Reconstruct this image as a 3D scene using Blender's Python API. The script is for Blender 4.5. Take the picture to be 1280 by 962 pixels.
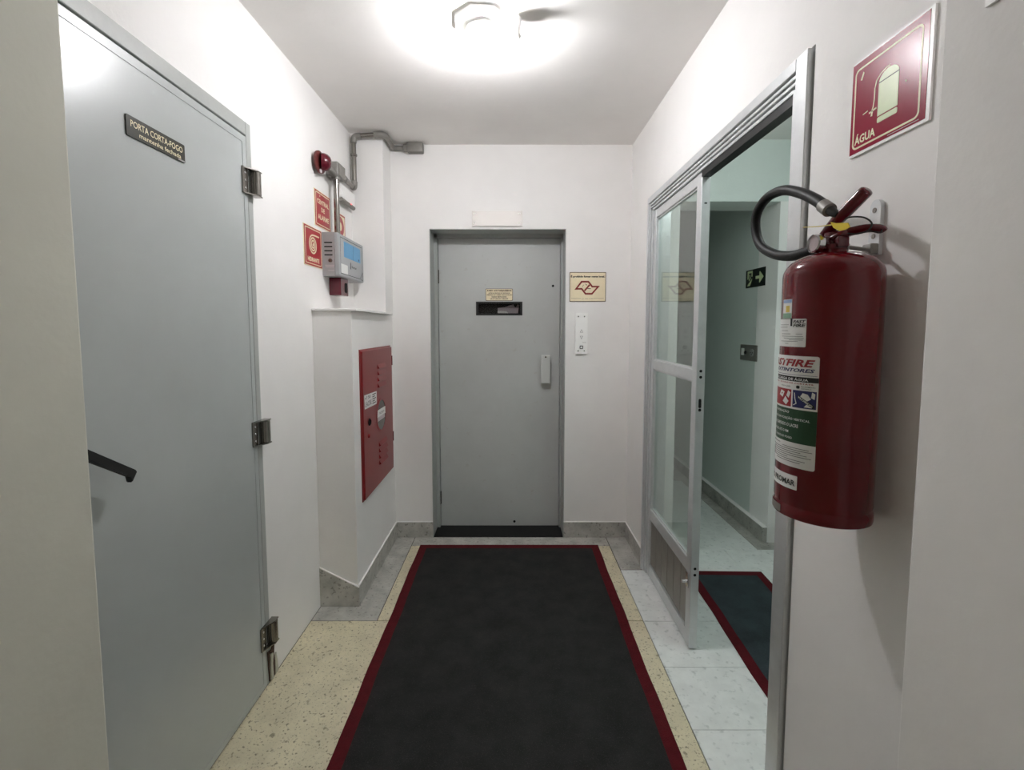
import bpy, bmesh, math, random
from mathutils import Vector, Matrix
random.seed(7)
S = bpy.context.scene
for o in list(bpy.data.objects):
    bpy.data.objects.remove(o)
COL = S.collection
PI = math.pi

# ------------------------------------------------------------------ camera, world, light, exposure
FPX, PITCH, EYE = 590.0, 4.2, 1.42
cam_d = bpy.data.cameras.new('camera')
cam_d.sensor_fit = 'HORIZONTAL'
cam_d.sensor_width = 36.0
cam_d.lens = FPX / 1280 * 36.0
cam_d.shift_x = 0.5 / 1280
cam_d.shift_y = -28.6 / 1280
cam_d.clip_start = 0.02
cam = bpy.data.objects.new('camera', cam_d)
COL.objects.link(cam)
cam.location = (0, 0, EYE)
cam.rotation_euler = (math.radians(90 - PITCH), 0, 0)
S.camera = cam

world = bpy.data.worlds.new('world')
S.world = world
world.use_nodes = True
world.node_tree.nodes['Background'].inputs[0].default_value = (0.6, 0.65, 0.7, 1)
world.node_tree.nodes['Background'].inputs[1].default_value = 0.02

S.view_settings.view_transform = 'Standard'
S.view_settings.look = 'None'
S.view_settings.exposure = 0.08
S.view_settings.gamma = 1.0
S.view_settings.use_curve_mapping = False

S.cycles.diffuse_bounces = 10
S.cycles.max_bounces = 16
S.cycles.sample_clamp_indirect = 0.0
BULB = 460.0            # emission of the ceiling bulb
def point_lamp(name, loc, power, col, rad=0.06):
    l = bpy.data.lights.new(name, 'POINT')
    l.energy = power
    l.color = col
    l.shadow_soft_size = rad
    o = bpy.data.objects.new(name, l)
    o.location = loc
    COL.objects.link(o)
point_lamp('unseen_hall_light', (1.25, 1.65, 2.45), 11.5, (0.88, 1.0, 1.0))  # unseen source without a fixture, added to brighten the side hall

# ------------------------------------------------------------------ materials
def lin(c):
    r = []
    for v in c[:3]:
        v = v / 255.0
        r.append(v / 12.92 if v <= 0.04045 else ((v + 0.055) / 1.055) ** 2.4)
    return (r[0], r[1], r[2], 1.0)
MATS = {}
def mat(name, col, rough=0.5, metal=0.0, var=0.0, vscale=6.0, bump=0.0, bscale=60.0, coat=0.0, spec=0.5,
        col2=None, specks=None):
    """principled material: base colour varied by noise, optional bump and dark specks"""
    m = bpy.data.materials.new(name)
    m.use_nodes = True
    nt = m.node_tree
    N, L = nt.nodes, nt.links
    p = N['Principled BSDF']
    p.inputs['Roughness'].default_value = rough
    p.inputs['Metallic'].default_value = metal
    p.inputs['Coat Weight'].default_value = coat
    p.inputs['Specular IOR Level'].default_value = spec
    tc = N.new('ShaderNodeTexCoord')
    geo = N.new('ShaderNodeNewGeometry')
    c = lin(col)
    p.inputs['Base Color'].default_value = c
    m.diffuse_color = c
    last = None
    if var > 0 or col2:
        n = N.new('ShaderNodeTexNoise')
        n.inputs['Scale'].default_value = vscale
        n.inputs['Detail'].default_value = 5
        n.inputs['Roughness'].default_value = 0.6
        L.new(geo.outputs['Position'], n.inputs['Vector'])
        r = N.new('ShaderNodeValToRGB')
        r.color_ramp.elements[0].position = 0.3
        r.color_ramp.elements[1].position = 0.7
        a = [max(0, x * (1 - var)) for x in c[:3]]
        b = lin(col2)[:3] if col2 else [min(1, x * (1 + var)) for x in c[:3]]
        r.color_ramp.elements[0].color = (*a, 1)
        r.color_ramp.elements[1].color = (*b, 1)
        L.new(n.outputs['Fac'], r.inputs['Fac'])
        last = r.outputs['Color']
    if specks:
        for (sc, lo, hi, scol, amt) in specks:
            v = N.new('ShaderNodeTexNoise')
            v.inputs['Scale'].default_value = sc
            v.inputs['Detail'].default_value = 2
            L.new(geo.outputs['Position'], v.inputs['Vector'])
            rr_ = N.new('ShaderNodeMapRange')
            rr_.inputs['From Min'].default_value = lo
            rr_.inputs['From Max'].default_value = hi
            rr_.inputs['To Max'].default_value = amt
            L.new(v.outputs['Fac'], rr_.inputs['Value'])
            mx = N.new('ShaderNodeMix')
            mx.data_type = 'RGBA'
            L.new(rr_.outputs['Result'], mx.inputs['Factor'])
            if last:
                L.new(last, mx.inputs['A'])
            else:
                mx.inputs['A'].default_value = c
            mx.inputs['B'].default_value = lin(scol)
            last = mx.outputs['Result']
    if last:
        L.new(last, p.inputs['Base Color'])
    if bump > 0:
        n = N.new('ShaderNodeTexNoise')
        n.inputs['Scale'].default_value = bscale
        n.inputs['Detail'].default_value = 4
        L.new(geo.outputs['Position'], n.inputs['Vector'])
        b = N.new('ShaderNodeBump')
        b.inputs['Strength'].default_value = bump
        b.inputs['Distance'].default_value = 0.01
        L.new(n.outputs['Fac'], b.inputs['Height'])
        L.new(b.outputs['Normal'], p.inputs['Normal'])
    MATS[name] = m
    return m
def emis(name, col, strength):
    m = bpy.data.materials.new(name)
    m.use_nodes = True
    nt = m.node_tree
    p = nt.nodes['Principled BSDF']
    p.inputs['Base Color'].default_value = lin(col)
    p.inputs['Emission Color'].default_value = lin(col)
    p.inputs['Emission Strength'].default_value = strength
    return m
def glass(name, tint=(0.93, 0.97, 0.95), refl=1.0):
    m = bpy.data.materials.new(name)
    m.use_nodes = True
    nt = m.node_tree
    N, L = nt.nodes, nt.links
    N.remove(N['Principled BSDF'])
    t = N.new('ShaderNodeBsdfTransparent')
    t.inputs[0].default_value = (*tint, 1)
    g = N.new('ShaderNodeBsdfGlossy')
    g.inputs['Roughness'].default_value = 0.0
    lw = N.new('ShaderNodeLayerWeight')
    lw.inputs['Blend'].default_value = 0.5
    pw = N.new('ShaderNodeMath'); pw.operation = 'POWER'
    pw.inputs[1].default_value = 4.0
    L.new(lw.outputs['Facing'], pw.inputs[0])
    ma = N.new('ShaderNodeMath'); ma.operation = 'MULTIPLY_ADD'
    ma.inputs[1].default_value = 0.9 * refl
    ma.inputs[2].default_value = 0.04 * refl
    L.new(pw.outputs[0], ma.inputs[0])
    mx = N.new('ShaderNodeMixShader')
    L.new(ma.outputs[0], mx.inputs[0])
    L.new(t.outputs[0], mx.inputs[1])
    L.new(g.outputs[0], mx.inputs[2])
    L.new(mx.outputs[0], N['Material Output'].inputs[0])
    return m

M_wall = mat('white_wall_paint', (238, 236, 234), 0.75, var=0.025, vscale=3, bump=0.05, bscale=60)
M_ceil = mat('ceiling_paint', (236, 233, 230), 0.85, var=0.03, vscale=2.5, bump=0.06, bscale=45)
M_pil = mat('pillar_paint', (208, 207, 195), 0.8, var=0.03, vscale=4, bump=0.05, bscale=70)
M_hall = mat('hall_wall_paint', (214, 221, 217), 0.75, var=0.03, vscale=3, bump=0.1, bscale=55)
M_door = mat('grey_enamel_door', (176, 181, 180), 0.30, var=0.05, vscale=2.2, bump=0.03, bscale=10, spec=0.9)
M_dframe = mat('grey_enamel_frame', (172, 175, 172), 0.4, var=0.05, vscale=5, bump=0.06, bscale=30)
M_edoor = mat('lift_door_enamel', (190, 192, 190), 0.36, var=0.06, vscale=2.5, bump=0.05, bscale=12,
              specks=[(26, 0.70, 0.74, (176, 172, 166), 0.4)])
M_beige = mat('beige_terrazzo', (212, 203, 174), 0.35, var=0.12, vscale=7, bump=0.03, bscale=90,
              specks=[(85, 0.61, 0.68, (92, 84, 62), 0.75), (34, 0.64, 0.72, (104, 94, 70), 0.7), (160, 0.60, 0.70, (120, 110, 86), 0.5), (22, 0.60, 0.74, (222, 214, 190), 0.45)])
M_grey = mat('grey_granite', (178, 176, 170), 0.4, var=0.30, vscale=9, bump=0.04, bscale=80,
             specks=[(60, 0.6, 0.68, (98, 94, 88), 0.6), (90, 0.62, 0.7, (190, 188, 180), 0.5)])
M_white = mat('white_marble_tile', (226, 229, 227), 0.28, var=0.07, vscale=14, bump=0.02, bscale=60,
              specks=[(38, 0.58, 0.72, (168, 174, 172), 0.55)])
M_joint = mat('dark_joint', (52, 48, 42), 0.8)
M_mat = mat('charcoal_mat', (40, 40, 39), 0.95, var=0.25, vscale=9, bump=0.4, bscale=420, spec=0.2,
            specks=[(300, 0.58, 0.7, (66, 66, 64), 0.7)])
M_mat2 = mat('glare_tinted_mat', (46, 56, 60), 0.9, var=0.25, vscale=9, bump=0.4, bscale=420, spec=0.3,  # charcoal mat with the hall's bluish light and glare put into its colour
            specks=[(300, 0.58, 0.7, (72, 84, 88), 0.7)])
M_matred = mat('maroon_mat_border', (84, 12, 22), 0.85, var=0.15, vscale=30, bump=0.5, bscale=420, spec=0.2)
M_alu = mat('brushed_aluminium', (214, 216, 217), 0.36, 0.5, var=0.05, vscale=20)
M_alud = mat('aluminium_panel', (150, 146, 140), 0.42, 0.6, var=0.08, vscale=18)
M_steel = mat('galvanised_steel', (140, 136, 130), 0.24, 0.95, var=0.04, vscale=30)
M_castg = mat('grey_cast_box', (138, 135, 130), 0.5, 0.4, var=0.08, vscale=30)
M_black = mat('black_plastic', (18, 18, 18), 0.45)
M_hole = mat('black_hole', (8, 8, 8), 0.9)
M_rubber = mat('black_rubber', (11, 11, 11), 0.5, var=0.2, vscale=40, bump=0.05, bscale=150, spec=0.3)
M_red = mat('red_enamel', (130, 19, 23), 0.3, var=0.04, vscale=5, bump=0.02, bscale=40)
M_ext = mat('extinguisher_red', (104, 9, 22), 0.13, var=0.04, vscale=6, bump=0.03, bscale=30, coat=0.3, spec=0.35)
M_valve = mat('dark_red_handle', (92, 12, 26), 0.25, coat=0.4)
M_siren = mat('maroon_plastic', (92, 13, 32), 0.25, coat=0.3)
M_sirend = mat('dark_red_grille', (96, 40, 38), 0.4, var=0.4, vscale=120)
M_sign = mat('sign_red', (168, 38, 46), 0.3, var=0.03, vscale=10)
M_signw = mat('sign_maroon', (150, 22, 52), 0.24, var=0.03, vscale=10, spec=0.2)
M_cream = mat('luminescent_cream', (236, 226, 190), 0.4)
M_lumg = mat('luminescent_green', (206, 218, 172), 0.35, var=0.05, vscale=20)
M_wht = mat('white_plastic', (247, 246, 244), 0.35)
M_paper = mat('white_label', (230, 230, 228), 0.4)
M_ink = mat('black_ink', (22, 22, 22), 0.5)
M_inkr = mat('red_ink', (150, 24, 34), 0.45)
M_inkb = mat('navy_ink', (30, 34, 92), 0.45)
M_inkg = mat('green_ink', (24, 66, 38), 0.4)
M_inky = mat('yellow_ink', (222, 196, 96), 0.45)
M_inkc = mat('light_blue_ink', (150, 176, 214), 0.45)
M_green2 = mat('mint_ink', (140, 176, 150), 0.45)
M_gold = mat('gold_sign', (240, 226, 194), 0.35, var=0.04, vscale=20)
M_goldd = mat('brown_ink', (84, 66, 44), 0.5)
M_dkred = mat('oxblood_ink', (132, 26, 22), 0.4)
M_dksign = mat('dark_green_sign', (22, 30, 26), 0.35)
M_pcf = mat('black_gold_plate', (40, 40, 26), 0.35)
M_panel = mat('panel_grey', (160, 158, 158), 0.42, var=0.03, vscale=12)
M_panelf = mat('panel_front_grey', (168, 170, 172), 0.38)
M_blue = mat('blue_overlay', (84, 158, 204), 0.35)
M_yellow = mat('yellow_tag', (222, 196, 30), 0.4)
M_string = mat('yellow_string', (206, 186, 90), 0.6)
M_brick = mat('broken_brick', (74, 52, 40), 0.9, var=0.4, vscale=80, bump=0.5, bscale=120)
M_plast = mat('broken_plaster', (196, 192, 178), 0.9, var=0.1, vscale=60, bump=0.4, bscale=90)
M_chrome = mat('chrome', (214, 214, 216), 0.15, 1.0)
M_sat = mat('satin_plate', (222, 217, 212), 0.5, 0.1)
M_hand = mat('satin_handle', (216, 217, 214), 0.4, 0.3)
M_cabin = mat('mauve_cabin_panel', (196, 184, 188), 0.4)
M_bulb = emis('bulb_glow', (252, 252, 255), BULB)
M_led = emis('red_led', (255, 70, 70), 6.0)
M_glass = glass('door_glass')
M_slot = glass('slot_glass', (0.8, 0.8, 0.8), 0.5)
M_gaugeg = glass('gauge_glass', (0.97, 0.97, 0.97))
M_hydg = mat('grey_inspection_glass', (72, 66, 60), 0.25)

# ------------------------------------------------------------------ object helpers
ORG = {}
def finish(bm, smooth=None):
    me = bpy.data.meshes.new('m')
    bmesh.ops.recalc_face_normals(bm, faces=bm.faces[:])
    if smooth is not None:
        for f in bm.faces:
            f.smooth = True
        for e in bm.edges:
            if len(e.link_faces) == 2:
                try:
                    e.smooth = e.calc_face_angle() < math.radians(smooth)
                except ValueError:
                    e.smooth = True
    bm.to_mesh(me)
    bm.free()
    return me
def root(name, loc, label=None, cat=None, group=None, kind=None):
    o = bpy.data.objects.new(name, None)
    o.empty_display_size = 0.05
    o.location = loc
    COL.objects.link(o)
    ORG[o] = Vector(loc)
    tag(o, label, cat, group, kind)
    return o
def tag(o, label=None, cat=None, group=None, kind=None):
    if label: o['label'] = label
    if cat: o['category'] = cat
    if group: o['group'] = group
    if kind: o['kind'] = kind
    return o
def obj(name, bm, m, parent=None, smooth=None, label=None, cat=None, group=None, kind=None):
    """one mesh object from a bmesh in world coordinates; origin at its own base centre"""
    me = finish(bm, smooth)
    me.name = name
    for x in (m if isinstance(m, (list, tuple)) else [m]):
        me.materials.append(x)
    vs = [v.co for v in me.vertices]
    lo = Vector((min(v[i] for v in vs) for i in range(3)))
    hi = Vector((max(v[i] for v in vs) for i in range(3)))
    org = Vector(((lo.x + hi.x) / 2, (lo.y + hi.y) / 2, lo.z))
    me.transform(Matrix.Translation(-org))
    o = bpy.data.objects.new(name, me)
    COL.objects.link(o)
    o.location = org - (ORG[parent] if parent else Vector())
    if parent:
        o.parent = parent
    ORG[o] = org
    tag(o, label, cat, group, kind)
    return o
def B():
    return bmesh.new()
def box(bm, x0, x1, y0, y1, z0, z1, bev=0.0, seg=2, mi=0):
    r = bmesh.ops.create_cube(bm, size=1.0)
    vs = r['verts']
    for v in vs:
        v.co = Vector(((x0 + x1) / 2 + v.co.x * (x1 - x0), (y0 + y1) / 2 + v.co.y * (y1 - y0), (z0 + z1) / 2 + v.co.z * (z1 - z0)))
    fs = set(f for v in vs for f in v.link_faces)
    for f in fs: f.material_index = mi
    if bev > 0:
        es = list(set(e for v in vs for e in v.link_edges))
        bmesh.ops.bevel(bm, geom=es, offset=bev, segments=seg, profile=0.5, affect='EDGES')
    return bm
def prism(bm, pts3, vec, mi=0):
    """closed prism: polygon of 3-D points swept by a vector"""
    vec = Vector(vec)
    a = [bm.verts.new(Vector(p)) for p in pts3]
    b = [bm.verts.new(Vector(p) + vec) for p in pts3]
    fs = [bm.faces.new(a), bm.faces.new(b[::-1])]
    n = len(a)
    for i in range(n):
        fs.append(bm.faces.new([a[i], b[i], b[(i + 1) % n], a[(i + 1) % n]]))
    for f in fs: f.material_index = mi
    return bm
def tube(bm, path, rad, n=12, cap=True, radii=None, flat=1.0):
    """tube along a list of points with parallel-transported rings"""
    P_ = [Vector(p) for p in path]
    T = []
    for i in range(len(P_)):
        a = P_[max(0, i - 1)]; b = P_[min(len(P_) - 1, i + 1)]
        T.append((b - a).normalized())
    up = Vector((0, 0, 1)) if abs(T[0].z) < 0.9 else Vector((1, 0, 0))
    nrm = T[0].cross(up).normalized()
    rings = []
    for i, p in enumerate(P_):
        if i > 0:
            ax = T[i - 1].cross(T[i])
            if ax.length > 1e-6:
                nrm = Matrix.Rotation(T[i - 1].angle(T[i]), 3, ax.normalized()) @ nrm
        bn = T[i].cross(nrm).normalized()
        r = radii[i] if radii else rad
        rings.append([bm.verts.new(p + r * (math.cos(2 * PI * k / n) * nrm + flat * math.sin(2 * PI * k / n) * bn)) for k in range(n)])
    for i in range(len(rings) - 1):
        for k in range(n):
            bm.faces.new([rings[i][k], rings[i][(k + 1) % n], rings[i + 1][(k + 1) % n], rings[i + 1][k]])
    if cap:
        bm.faces.new(rings[0][::-1]); bm.faces.new(rings[-1])
    return bm
def lathe(bm, c, axis, prof, n=32, u=None):
    """prof: list of (radius, height along axis) from centre c"""
    axis = Vector(axis).normalized(); c = Vector(c)
    u = Vector(u) if u else (Vector((1, 0, 0)) if abs(axis.x) < 0.9 else Vector((0, 1, 0)))
    u = (u - axis * u.dot(axis)).normalized(); w = axis.cross(u)
    prev = None
    first = last = None
    for (r, h) in prof:
        if r < 1e-6:
            ring = [bm.verts.new(c + axis * h)]
        else:
            ring = [bm.verts.new(c + axis * h + r * (math.cos(2 * PI * k / n) * u + math.sin(2 * PI * k / n) * w)) for k in range(n)]
        if prev is None:
            first = ring
        else:
            if len(prev) == 1 and len(ring) > 1:
                for k in range(n): bm.faces.new([prev[0], ring[k], ring[(k + 1) % n]])
            elif len(ring) == 1 and len(prev) > 1:
                for k in range(n): bm.faces.new([prev[k], prev[(k + 1) % n], ring[0]])
            elif len(ring) > 1:
                for k in range(n): bm.faces.new([prev[k], prev[(k + 1) % n], ring[(k + 1) % n], ring[k]])
        prev = ring
    last = prev
    if len(first) > 2: bm.faces.new(first[::-1])
    if len(last) > 2: bm.faces.new(last)
    return bm
def cyl(bm, c, axis, r, h, n=20, ch=0.0):
    if ch > 0:
        return lathe(bm, c, axis, [(r - ch, 0), (r, ch), (r, h - ch), (r - ch, h)], n)
    return lathe(bm, c, axis, [(r, 0), (r, h)], n)
def bez(pts, n=8):
    """Catmull-Rom through points"""
    P_ = [Vector(p) for p in pts]
    out = []
    for i in range(len(P_) - 1):
        p0 = P_[max(0, i - 1)]; p1 = P_[i]; p2 = P_[i + 1]; p3 = P_[min(len(P_) - 1, i + 2)]
        for k in range(n):
            t = k / n
            out.append(0.5 * ((2 * p1) + (p2 - p0) * t + (2 * p0 - 5 * p1 + 4 * p2 - p3) * t * t + (3 * p1 - p0 - 3 * p2 + p3) * t ** 3))
    out.append(P_[-1])
    return out

# flat frames for signs: u right, v up, n towards the viewer
class Fr:
    def __init__(s, o, u, v=(0, 0, 1)):
        s.o = Vector(o); s.u = Vector(u).normalized(); s.v = Vector(v).normalized(); s.n = s.u.cross(s.v)
    def pt(s, u, v, h=0.0):
        return s.o + s.u * u + s.v * v + s.n * h
class Cy:
    """frame wrapped on a vertical cylinder; u = 0 faces -X, u grows towards -Y"""
    def __init__(s, c, r): s.c = Vector(c); s.r = r
    def pt(s, u, v, h=0.0):
        a = u / s.r
        return s.c + Vector((-math.cos(a) * (s.r + h), -math.sin(a) * (s.r + h), v))
def LW(y, z, x=-0.975): return Fr((x, y, z), (0, 1, 0))     # left wall, facing +X
def RW(y, z, x=0.775): return Fr((x, y, z), (0, -1, 0))     # right wall, facing -X
def BW(x, z, y=3.112): return Fr((x, y, z), (1, 0, 0))      # back wall, facing -Y
def slab(bm, F, poly, h0, h1, mi=0):
    a = [bm.verts.new(F.pt(u, v, h1)) for u, v in poly]
    b = [bm.verts.new(F.pt(u, v, h0)) for u, v in poly]
    fs = [bm.faces.new(a), bm.faces.new(b[::-1])]
    n = len(a)
    for i in range(n):
        fs.append(bm.faces.new([a[i], b[i], b[(i + 1) % n], a[(i + 1) % n]]))
    for f in fs: f.material_index = mi
    return bm
def ringf(bm, F, po, pi, h0, h1, mi=0):
    n = len(po)
    A = [bm.verts.new(F.pt(u, v, h1)) for u, v in po]; Bv = [bm.verts.new(F.pt(u, v, h1)) for u, v in pi]
    C_ = [bm.verts.new(F.pt(u, v, h0)) for u, v in po]; D = [bm.verts.new(F.pt(u, v, h0)) for u, v in pi]
    for i in range(n):
        j = (i + 1) % n
        for q in ([A[i], A[j], Bv[j], Bv[i]], [C_[i], C_[j], A[j], A[i]], [Bv[i], Bv[j], D[j], D[i]], [D[i], D[j], C_[j], C_[i]]):
            bm.faces.new(q).material_index = mi
    return bm
def rr(u0, v0, u1, v1, r, n=4):
    pts = []
    for cx, cy, a0 in ((u1 - r, v1 - r, 0), (u0 + r, v1 - r, 90), (u0 + r, v0 + r, 180), (u1 - r, v0 + r, 270)):
        for k in range(n + 1):
            a = math.radians(a0 + 90 * k / n)
            pts.append((cx + r * math.cos(a), cy + r * math.sin(a)))
    return pts
def rect(u0, v0, u1, v1):
    return [(u1, v1), (u0, v1), (u0, v0), (u1, v0)]
def circ(cu, cv, r, n=24, sy=1.0):
    return [(cu + r * math.cos(2 * PI * k / n), cv + sy * r * math.sin(2 * PI * k / n)) for k in range(n)]
def stroke(bm, F, path, w, h0, h1, closed=False, mi=0):
    n = len(path)
    Lp, Rp = [], []
    for i in range(n):
        p = Vector(path[i])
        a = Vector(path[(i - 1) % n]) if (closed or i > 0) else None
        b = Vector(path[(i + 1) % n]) if (closed or i < n - 1) else None
        d1 = (p - a).normalized() if a is not None else None
        d2 = (b - p).normalized() if b is not None else None
        if d1 is None: d1 = d2
        if d2 is None: d2 = d1
        n1 = Vector((-d1.y, d1.x)); n2 = Vector((-d2.y, d2.x))
        m = (n1 + n2)
        m = m.normalized() if m.length > 1e-6 else n1
        k = min(2.2, 1.0 / max(0.3, m.dot(n1)))
        Lp.append(p + m * (w / 2 * k)); Rp.append(p - m * (w / 2 * k))
    cnt = n if closed else n - 1
    for i in range(cnt):
        j = (i + 1) % n
        slab(bm, F, [Lp[i], Lp[j], Rp[j], Rp[i]], h0, h1, mi)
    return bm
def patch(bm, F, u0, u1, v0, v1, rad, h, mi=0, n=14, h0=0.0, tilt=0.0):
    """rounded rectangle sheet that follows a curved frame, with a thin edge"""
    us = sorted(set([u0 + rad * (1 - math.cos(math.radians(a))) for a in (0, 30, 60, 90)] +
                    [u0 + rad + (u1 - u0 - 2 * rad) * k / n for k in range(n + 1)] +
                    [u1 - rad * (1 - math.cos(math.radians(a))) for a in (0, 30, 60, 90)]))
    cols = []
    for u in us:
        d = 0.0
        if rad > 0:
            e = min(u - u0, u1 - u)
            if e < rad:
                d = rad - math.sqrt(max(0, rad * rad - (rad - e) ** 2))
        t = tilt * (u - u0)
        cols.append([bm.verts.new(F.pt(u, v0 + d + t, h0)), bm.verts.new(F.pt(u, v0 + d + t, h)),
                     bm.verts.new(F.pt(u, v1 - d + t, h)), bm.verts.new(F.pt(u, v1 - d + t, h0))])
    for a, b in zip(cols, cols[1:]):
        for k in range(3):
            bm.faces.new([a[k], b[k], b[k + 1], a[k + 1]]).material_index = mi
    bm.faces.new(cols[0][::-1]).material_index = mi
    bm.faces.new(cols[-1]).material_index = mi
    return bm
TXT = {}
def text_geo(s, bold, shear):
    key = (s, bold, shear)
    if key in TXT: return TXT[key]
    cu = bpy.data.curves.new('t', 'FONT')
    cu.body = s
    cu.offset = bold
    cu.shear = shear
    cu.resolution_u = 2
    o = bpy.data.objects.new('t', cu)
    COL.objects.link(o)
    dg = bpy.context.evaluated_depsgraph_get()
    dg.update()
    me = bpy.data.meshes.new_from_object(o.evaluated_get(dg))
    V = [tuple(v.co) for v in me.vertices]
    Fc = [tuple(p.vertices) for p in me.polygons]
    bpy.data.objects.remove(o); bpy.data.curves.remove(cu); bpy.data.meshes.remove(me)
    TXT[key] = (V, Fc)
    return TXT[key]
def txt(bm, F, s, uc, vc, w, hgt, h, bold=0.012, shear=0.0, mi=0, align='C', tilt=0.0):
    """flat lettering fitted to a width and height (w None keeps the aspect)"""
    V, Fc = text_geo(s, bold, shear)
    x0 = min(v[0] for v in V); x1 = max(v[0] for v in V); y0 = min(v[1] for v in V); y1 = max(v[1] for v in V)
    sy = hgt / (y1 - y0)
    sx = w / (x1 - x0) if w else sy
    W = (x1 - x0) * sx
    ox = uc - W / 2 if align == 'C' else (uc if align == 'L' else uc - W)
    vs = [bm.verts.new(F.pt(ox + (v[0] - x0) * sx, vc - hgt / 2 + (v[1] - y0) * sy + tilt * (ox + (v[0] - x0) * sx), h)) for v in V]
    for f in Fc:
        try:
            bm.faces.new([vs[i] for i in f]).material_index = mi
        except ValueError:
            pass
    return bm

# ------------------------------------------------------------------ key dimensions of the place
XL, XR, YB, ZC = -0.975, 0.775, 3.112, 2.585      # left wall, right wall, back wall, ceiling
XC = -0.778                                        # side of the boxed-out corner
XPL, YPL = -0.875, 0.962                           # near left pillar
XPR, YPR = 0.672, 0.770                            # near right pillar
YH = 3.03                                          # end wall of the side hall
YN = -1.7                                          # wall behind the camera
XH = 1.75                                          # right wall of the side hall
def struct(name, bm, m, label, cat, parent=None, smooth=None):
    return obj(name, bm, m, parent, smooth, label, cat, kind='structure')

# ------------------------------------------------------------------ floor: dark bed with inlaid slabs
bm = box(B(), -1.15, 1.90, YN - 0.1, 6.1, -0.12, -0.004)
floor = struct('floor', bm, M_joint, 'stone floor of beige, grey and white slabs with thin dark joints', 'floor')
def slabf(name, x0, x1, y0, y1, m, g=0.0022, z=0.0):
    obj(name, box(B(), x0 + g, x1 - g, y0 + g, y1 - g, -0.006, z, 0.0012, 1), m, floor)
slabf('terrazzo_slab', XL, 0.64, 0.62, 2.195, M_beige)
slabf('terrazzo_slab', XL, 0.64, YN, 0.62, M_beige)
slabf('terrazzo_slab', -0.655, 0.64, 2.195, 2.985, M_beige)
slabf('granite_slab', XL, -0.655, 2.195, YB, M_grey)
slabf('granite_slab', -0.655, 0.64, 2.985, YB, M_grey, z=-0.0003)
slabf('granite_slab', 0.64, XR + 0.04, 2.676, YB, M_grey)
ys = [2.676, 2.190, 1.880, 1.571, 1.262, 0.953, 0.644, 0.335, 0.0, -0.4]
for a, b in zip(ys[1:], ys):
    for c, d in ((0.64, 1.0), (1.0, 1.36), (1.36, XH)):
        slabf('marble_tile', c, d, a, b, M_white, g=0.0008)
slabf('marble_tile', XR + 0.04, 1.36, 2.676, 2.93, M_white, g=0.0008)
slabf('marble_tile', 1.36, XH, 2.676, 2.93, M_white, g=0.0008)
slabf('granite_slab', 1.0, 1.58, 2.93, 4.3, M_white, g=0.0022)
slabf('granite_slab', 1.58, XH, 2.93, 4.3, M_grey, g=0.0022)
slabf('granite_slab', 1.0, XH, 4.3, 6.0, M_grey)

# ------------------------------------------------------------------ ceiling and walls
struct('ceiling', box(B(), -1.15, 1.90, YN - 0.1, 6.1, ZC, ZC + 0.12), M_ceil, 'white painted plaster ceiling over the lift lobby', 'ceiling')

bm = B()
box(bm, XL - 0.12, XL, 1.812, YB, 0, ZC)
box(bm, XL - 0.12, XL, YPL, 1.812, 2.168, ZC)
struct('wall_left', bm, M_wall, 'white painted left wall around the grey fire door', 'wall')
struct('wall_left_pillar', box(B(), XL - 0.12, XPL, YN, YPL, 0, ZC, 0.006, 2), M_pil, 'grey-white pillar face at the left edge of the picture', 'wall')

bm = B()
box(bm, XR, XR + 0.085, YPR, 1.258, 0, ZC)
box(bm, XR, XR + 0.085, 1.258, 2.702, 2.140, ZC)
box(bm, XR, XR + 0.085, 2.702, YB, 0, ZC)
struct('wall_right', bm, M_wall, 'white painted right wall around the aluminium door', 'wall')
struct('wall_right_pillar', box(B(), XPR, XR + 0.085, YN, YPR, 0, ZC, 0.003, 2), M_wall, 'off-white pillar face at the right edge of the picture', 'wall')

EX0, EX1, EZ = -0.533, 0.353, 2.056                # lift door opening
bm = B()
box(bm, XL - 0.12, EX0, YB, YB + 0.26, 0, ZC)
box(bm, EX1, XR + 0.085, YB, YB + 0.26, 0, ZC)
box(bm, EX0, EX1, YB, YB + 0.26, EZ, ZC)
struct('wall_back', bm, M_wall, 'white back wall around the grey lift door', 'wall')
struct('wall_front', box(B(), XL - 0.12, XH + 0.1, YN - 0.1, YN, 0, ZC), M_wall, 'white wall behind the viewer', 'wall')

# boxed-out corner: full-height column at the back and a deeper low box below the ledge
bm = B()
box(bm, XL, XC, 2.935, YB, 1.50, ZC, 0.002, 1)
struct('wall_column', bm, M_wall, 'white boxed-out column in the back left corner above the ledge', 'wall')
bm = B()
box(bm, XL, XC - 0.004, 2.315, YB, 0, 1.500, 0.003, 2)
struct('wall_low_box', bm, M_wall, 'white boxed-out low wall carrying the red hydrant cabinet', 'wall')
struct('trim_1', box(B(), XL + 0.002, XC + 0.024, 2.303, 2.972, 1.500, 1.513, 0.003, 2), M_wall, 'thin white ledge on top of the low boxed-out wall', 'ledge')

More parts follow.
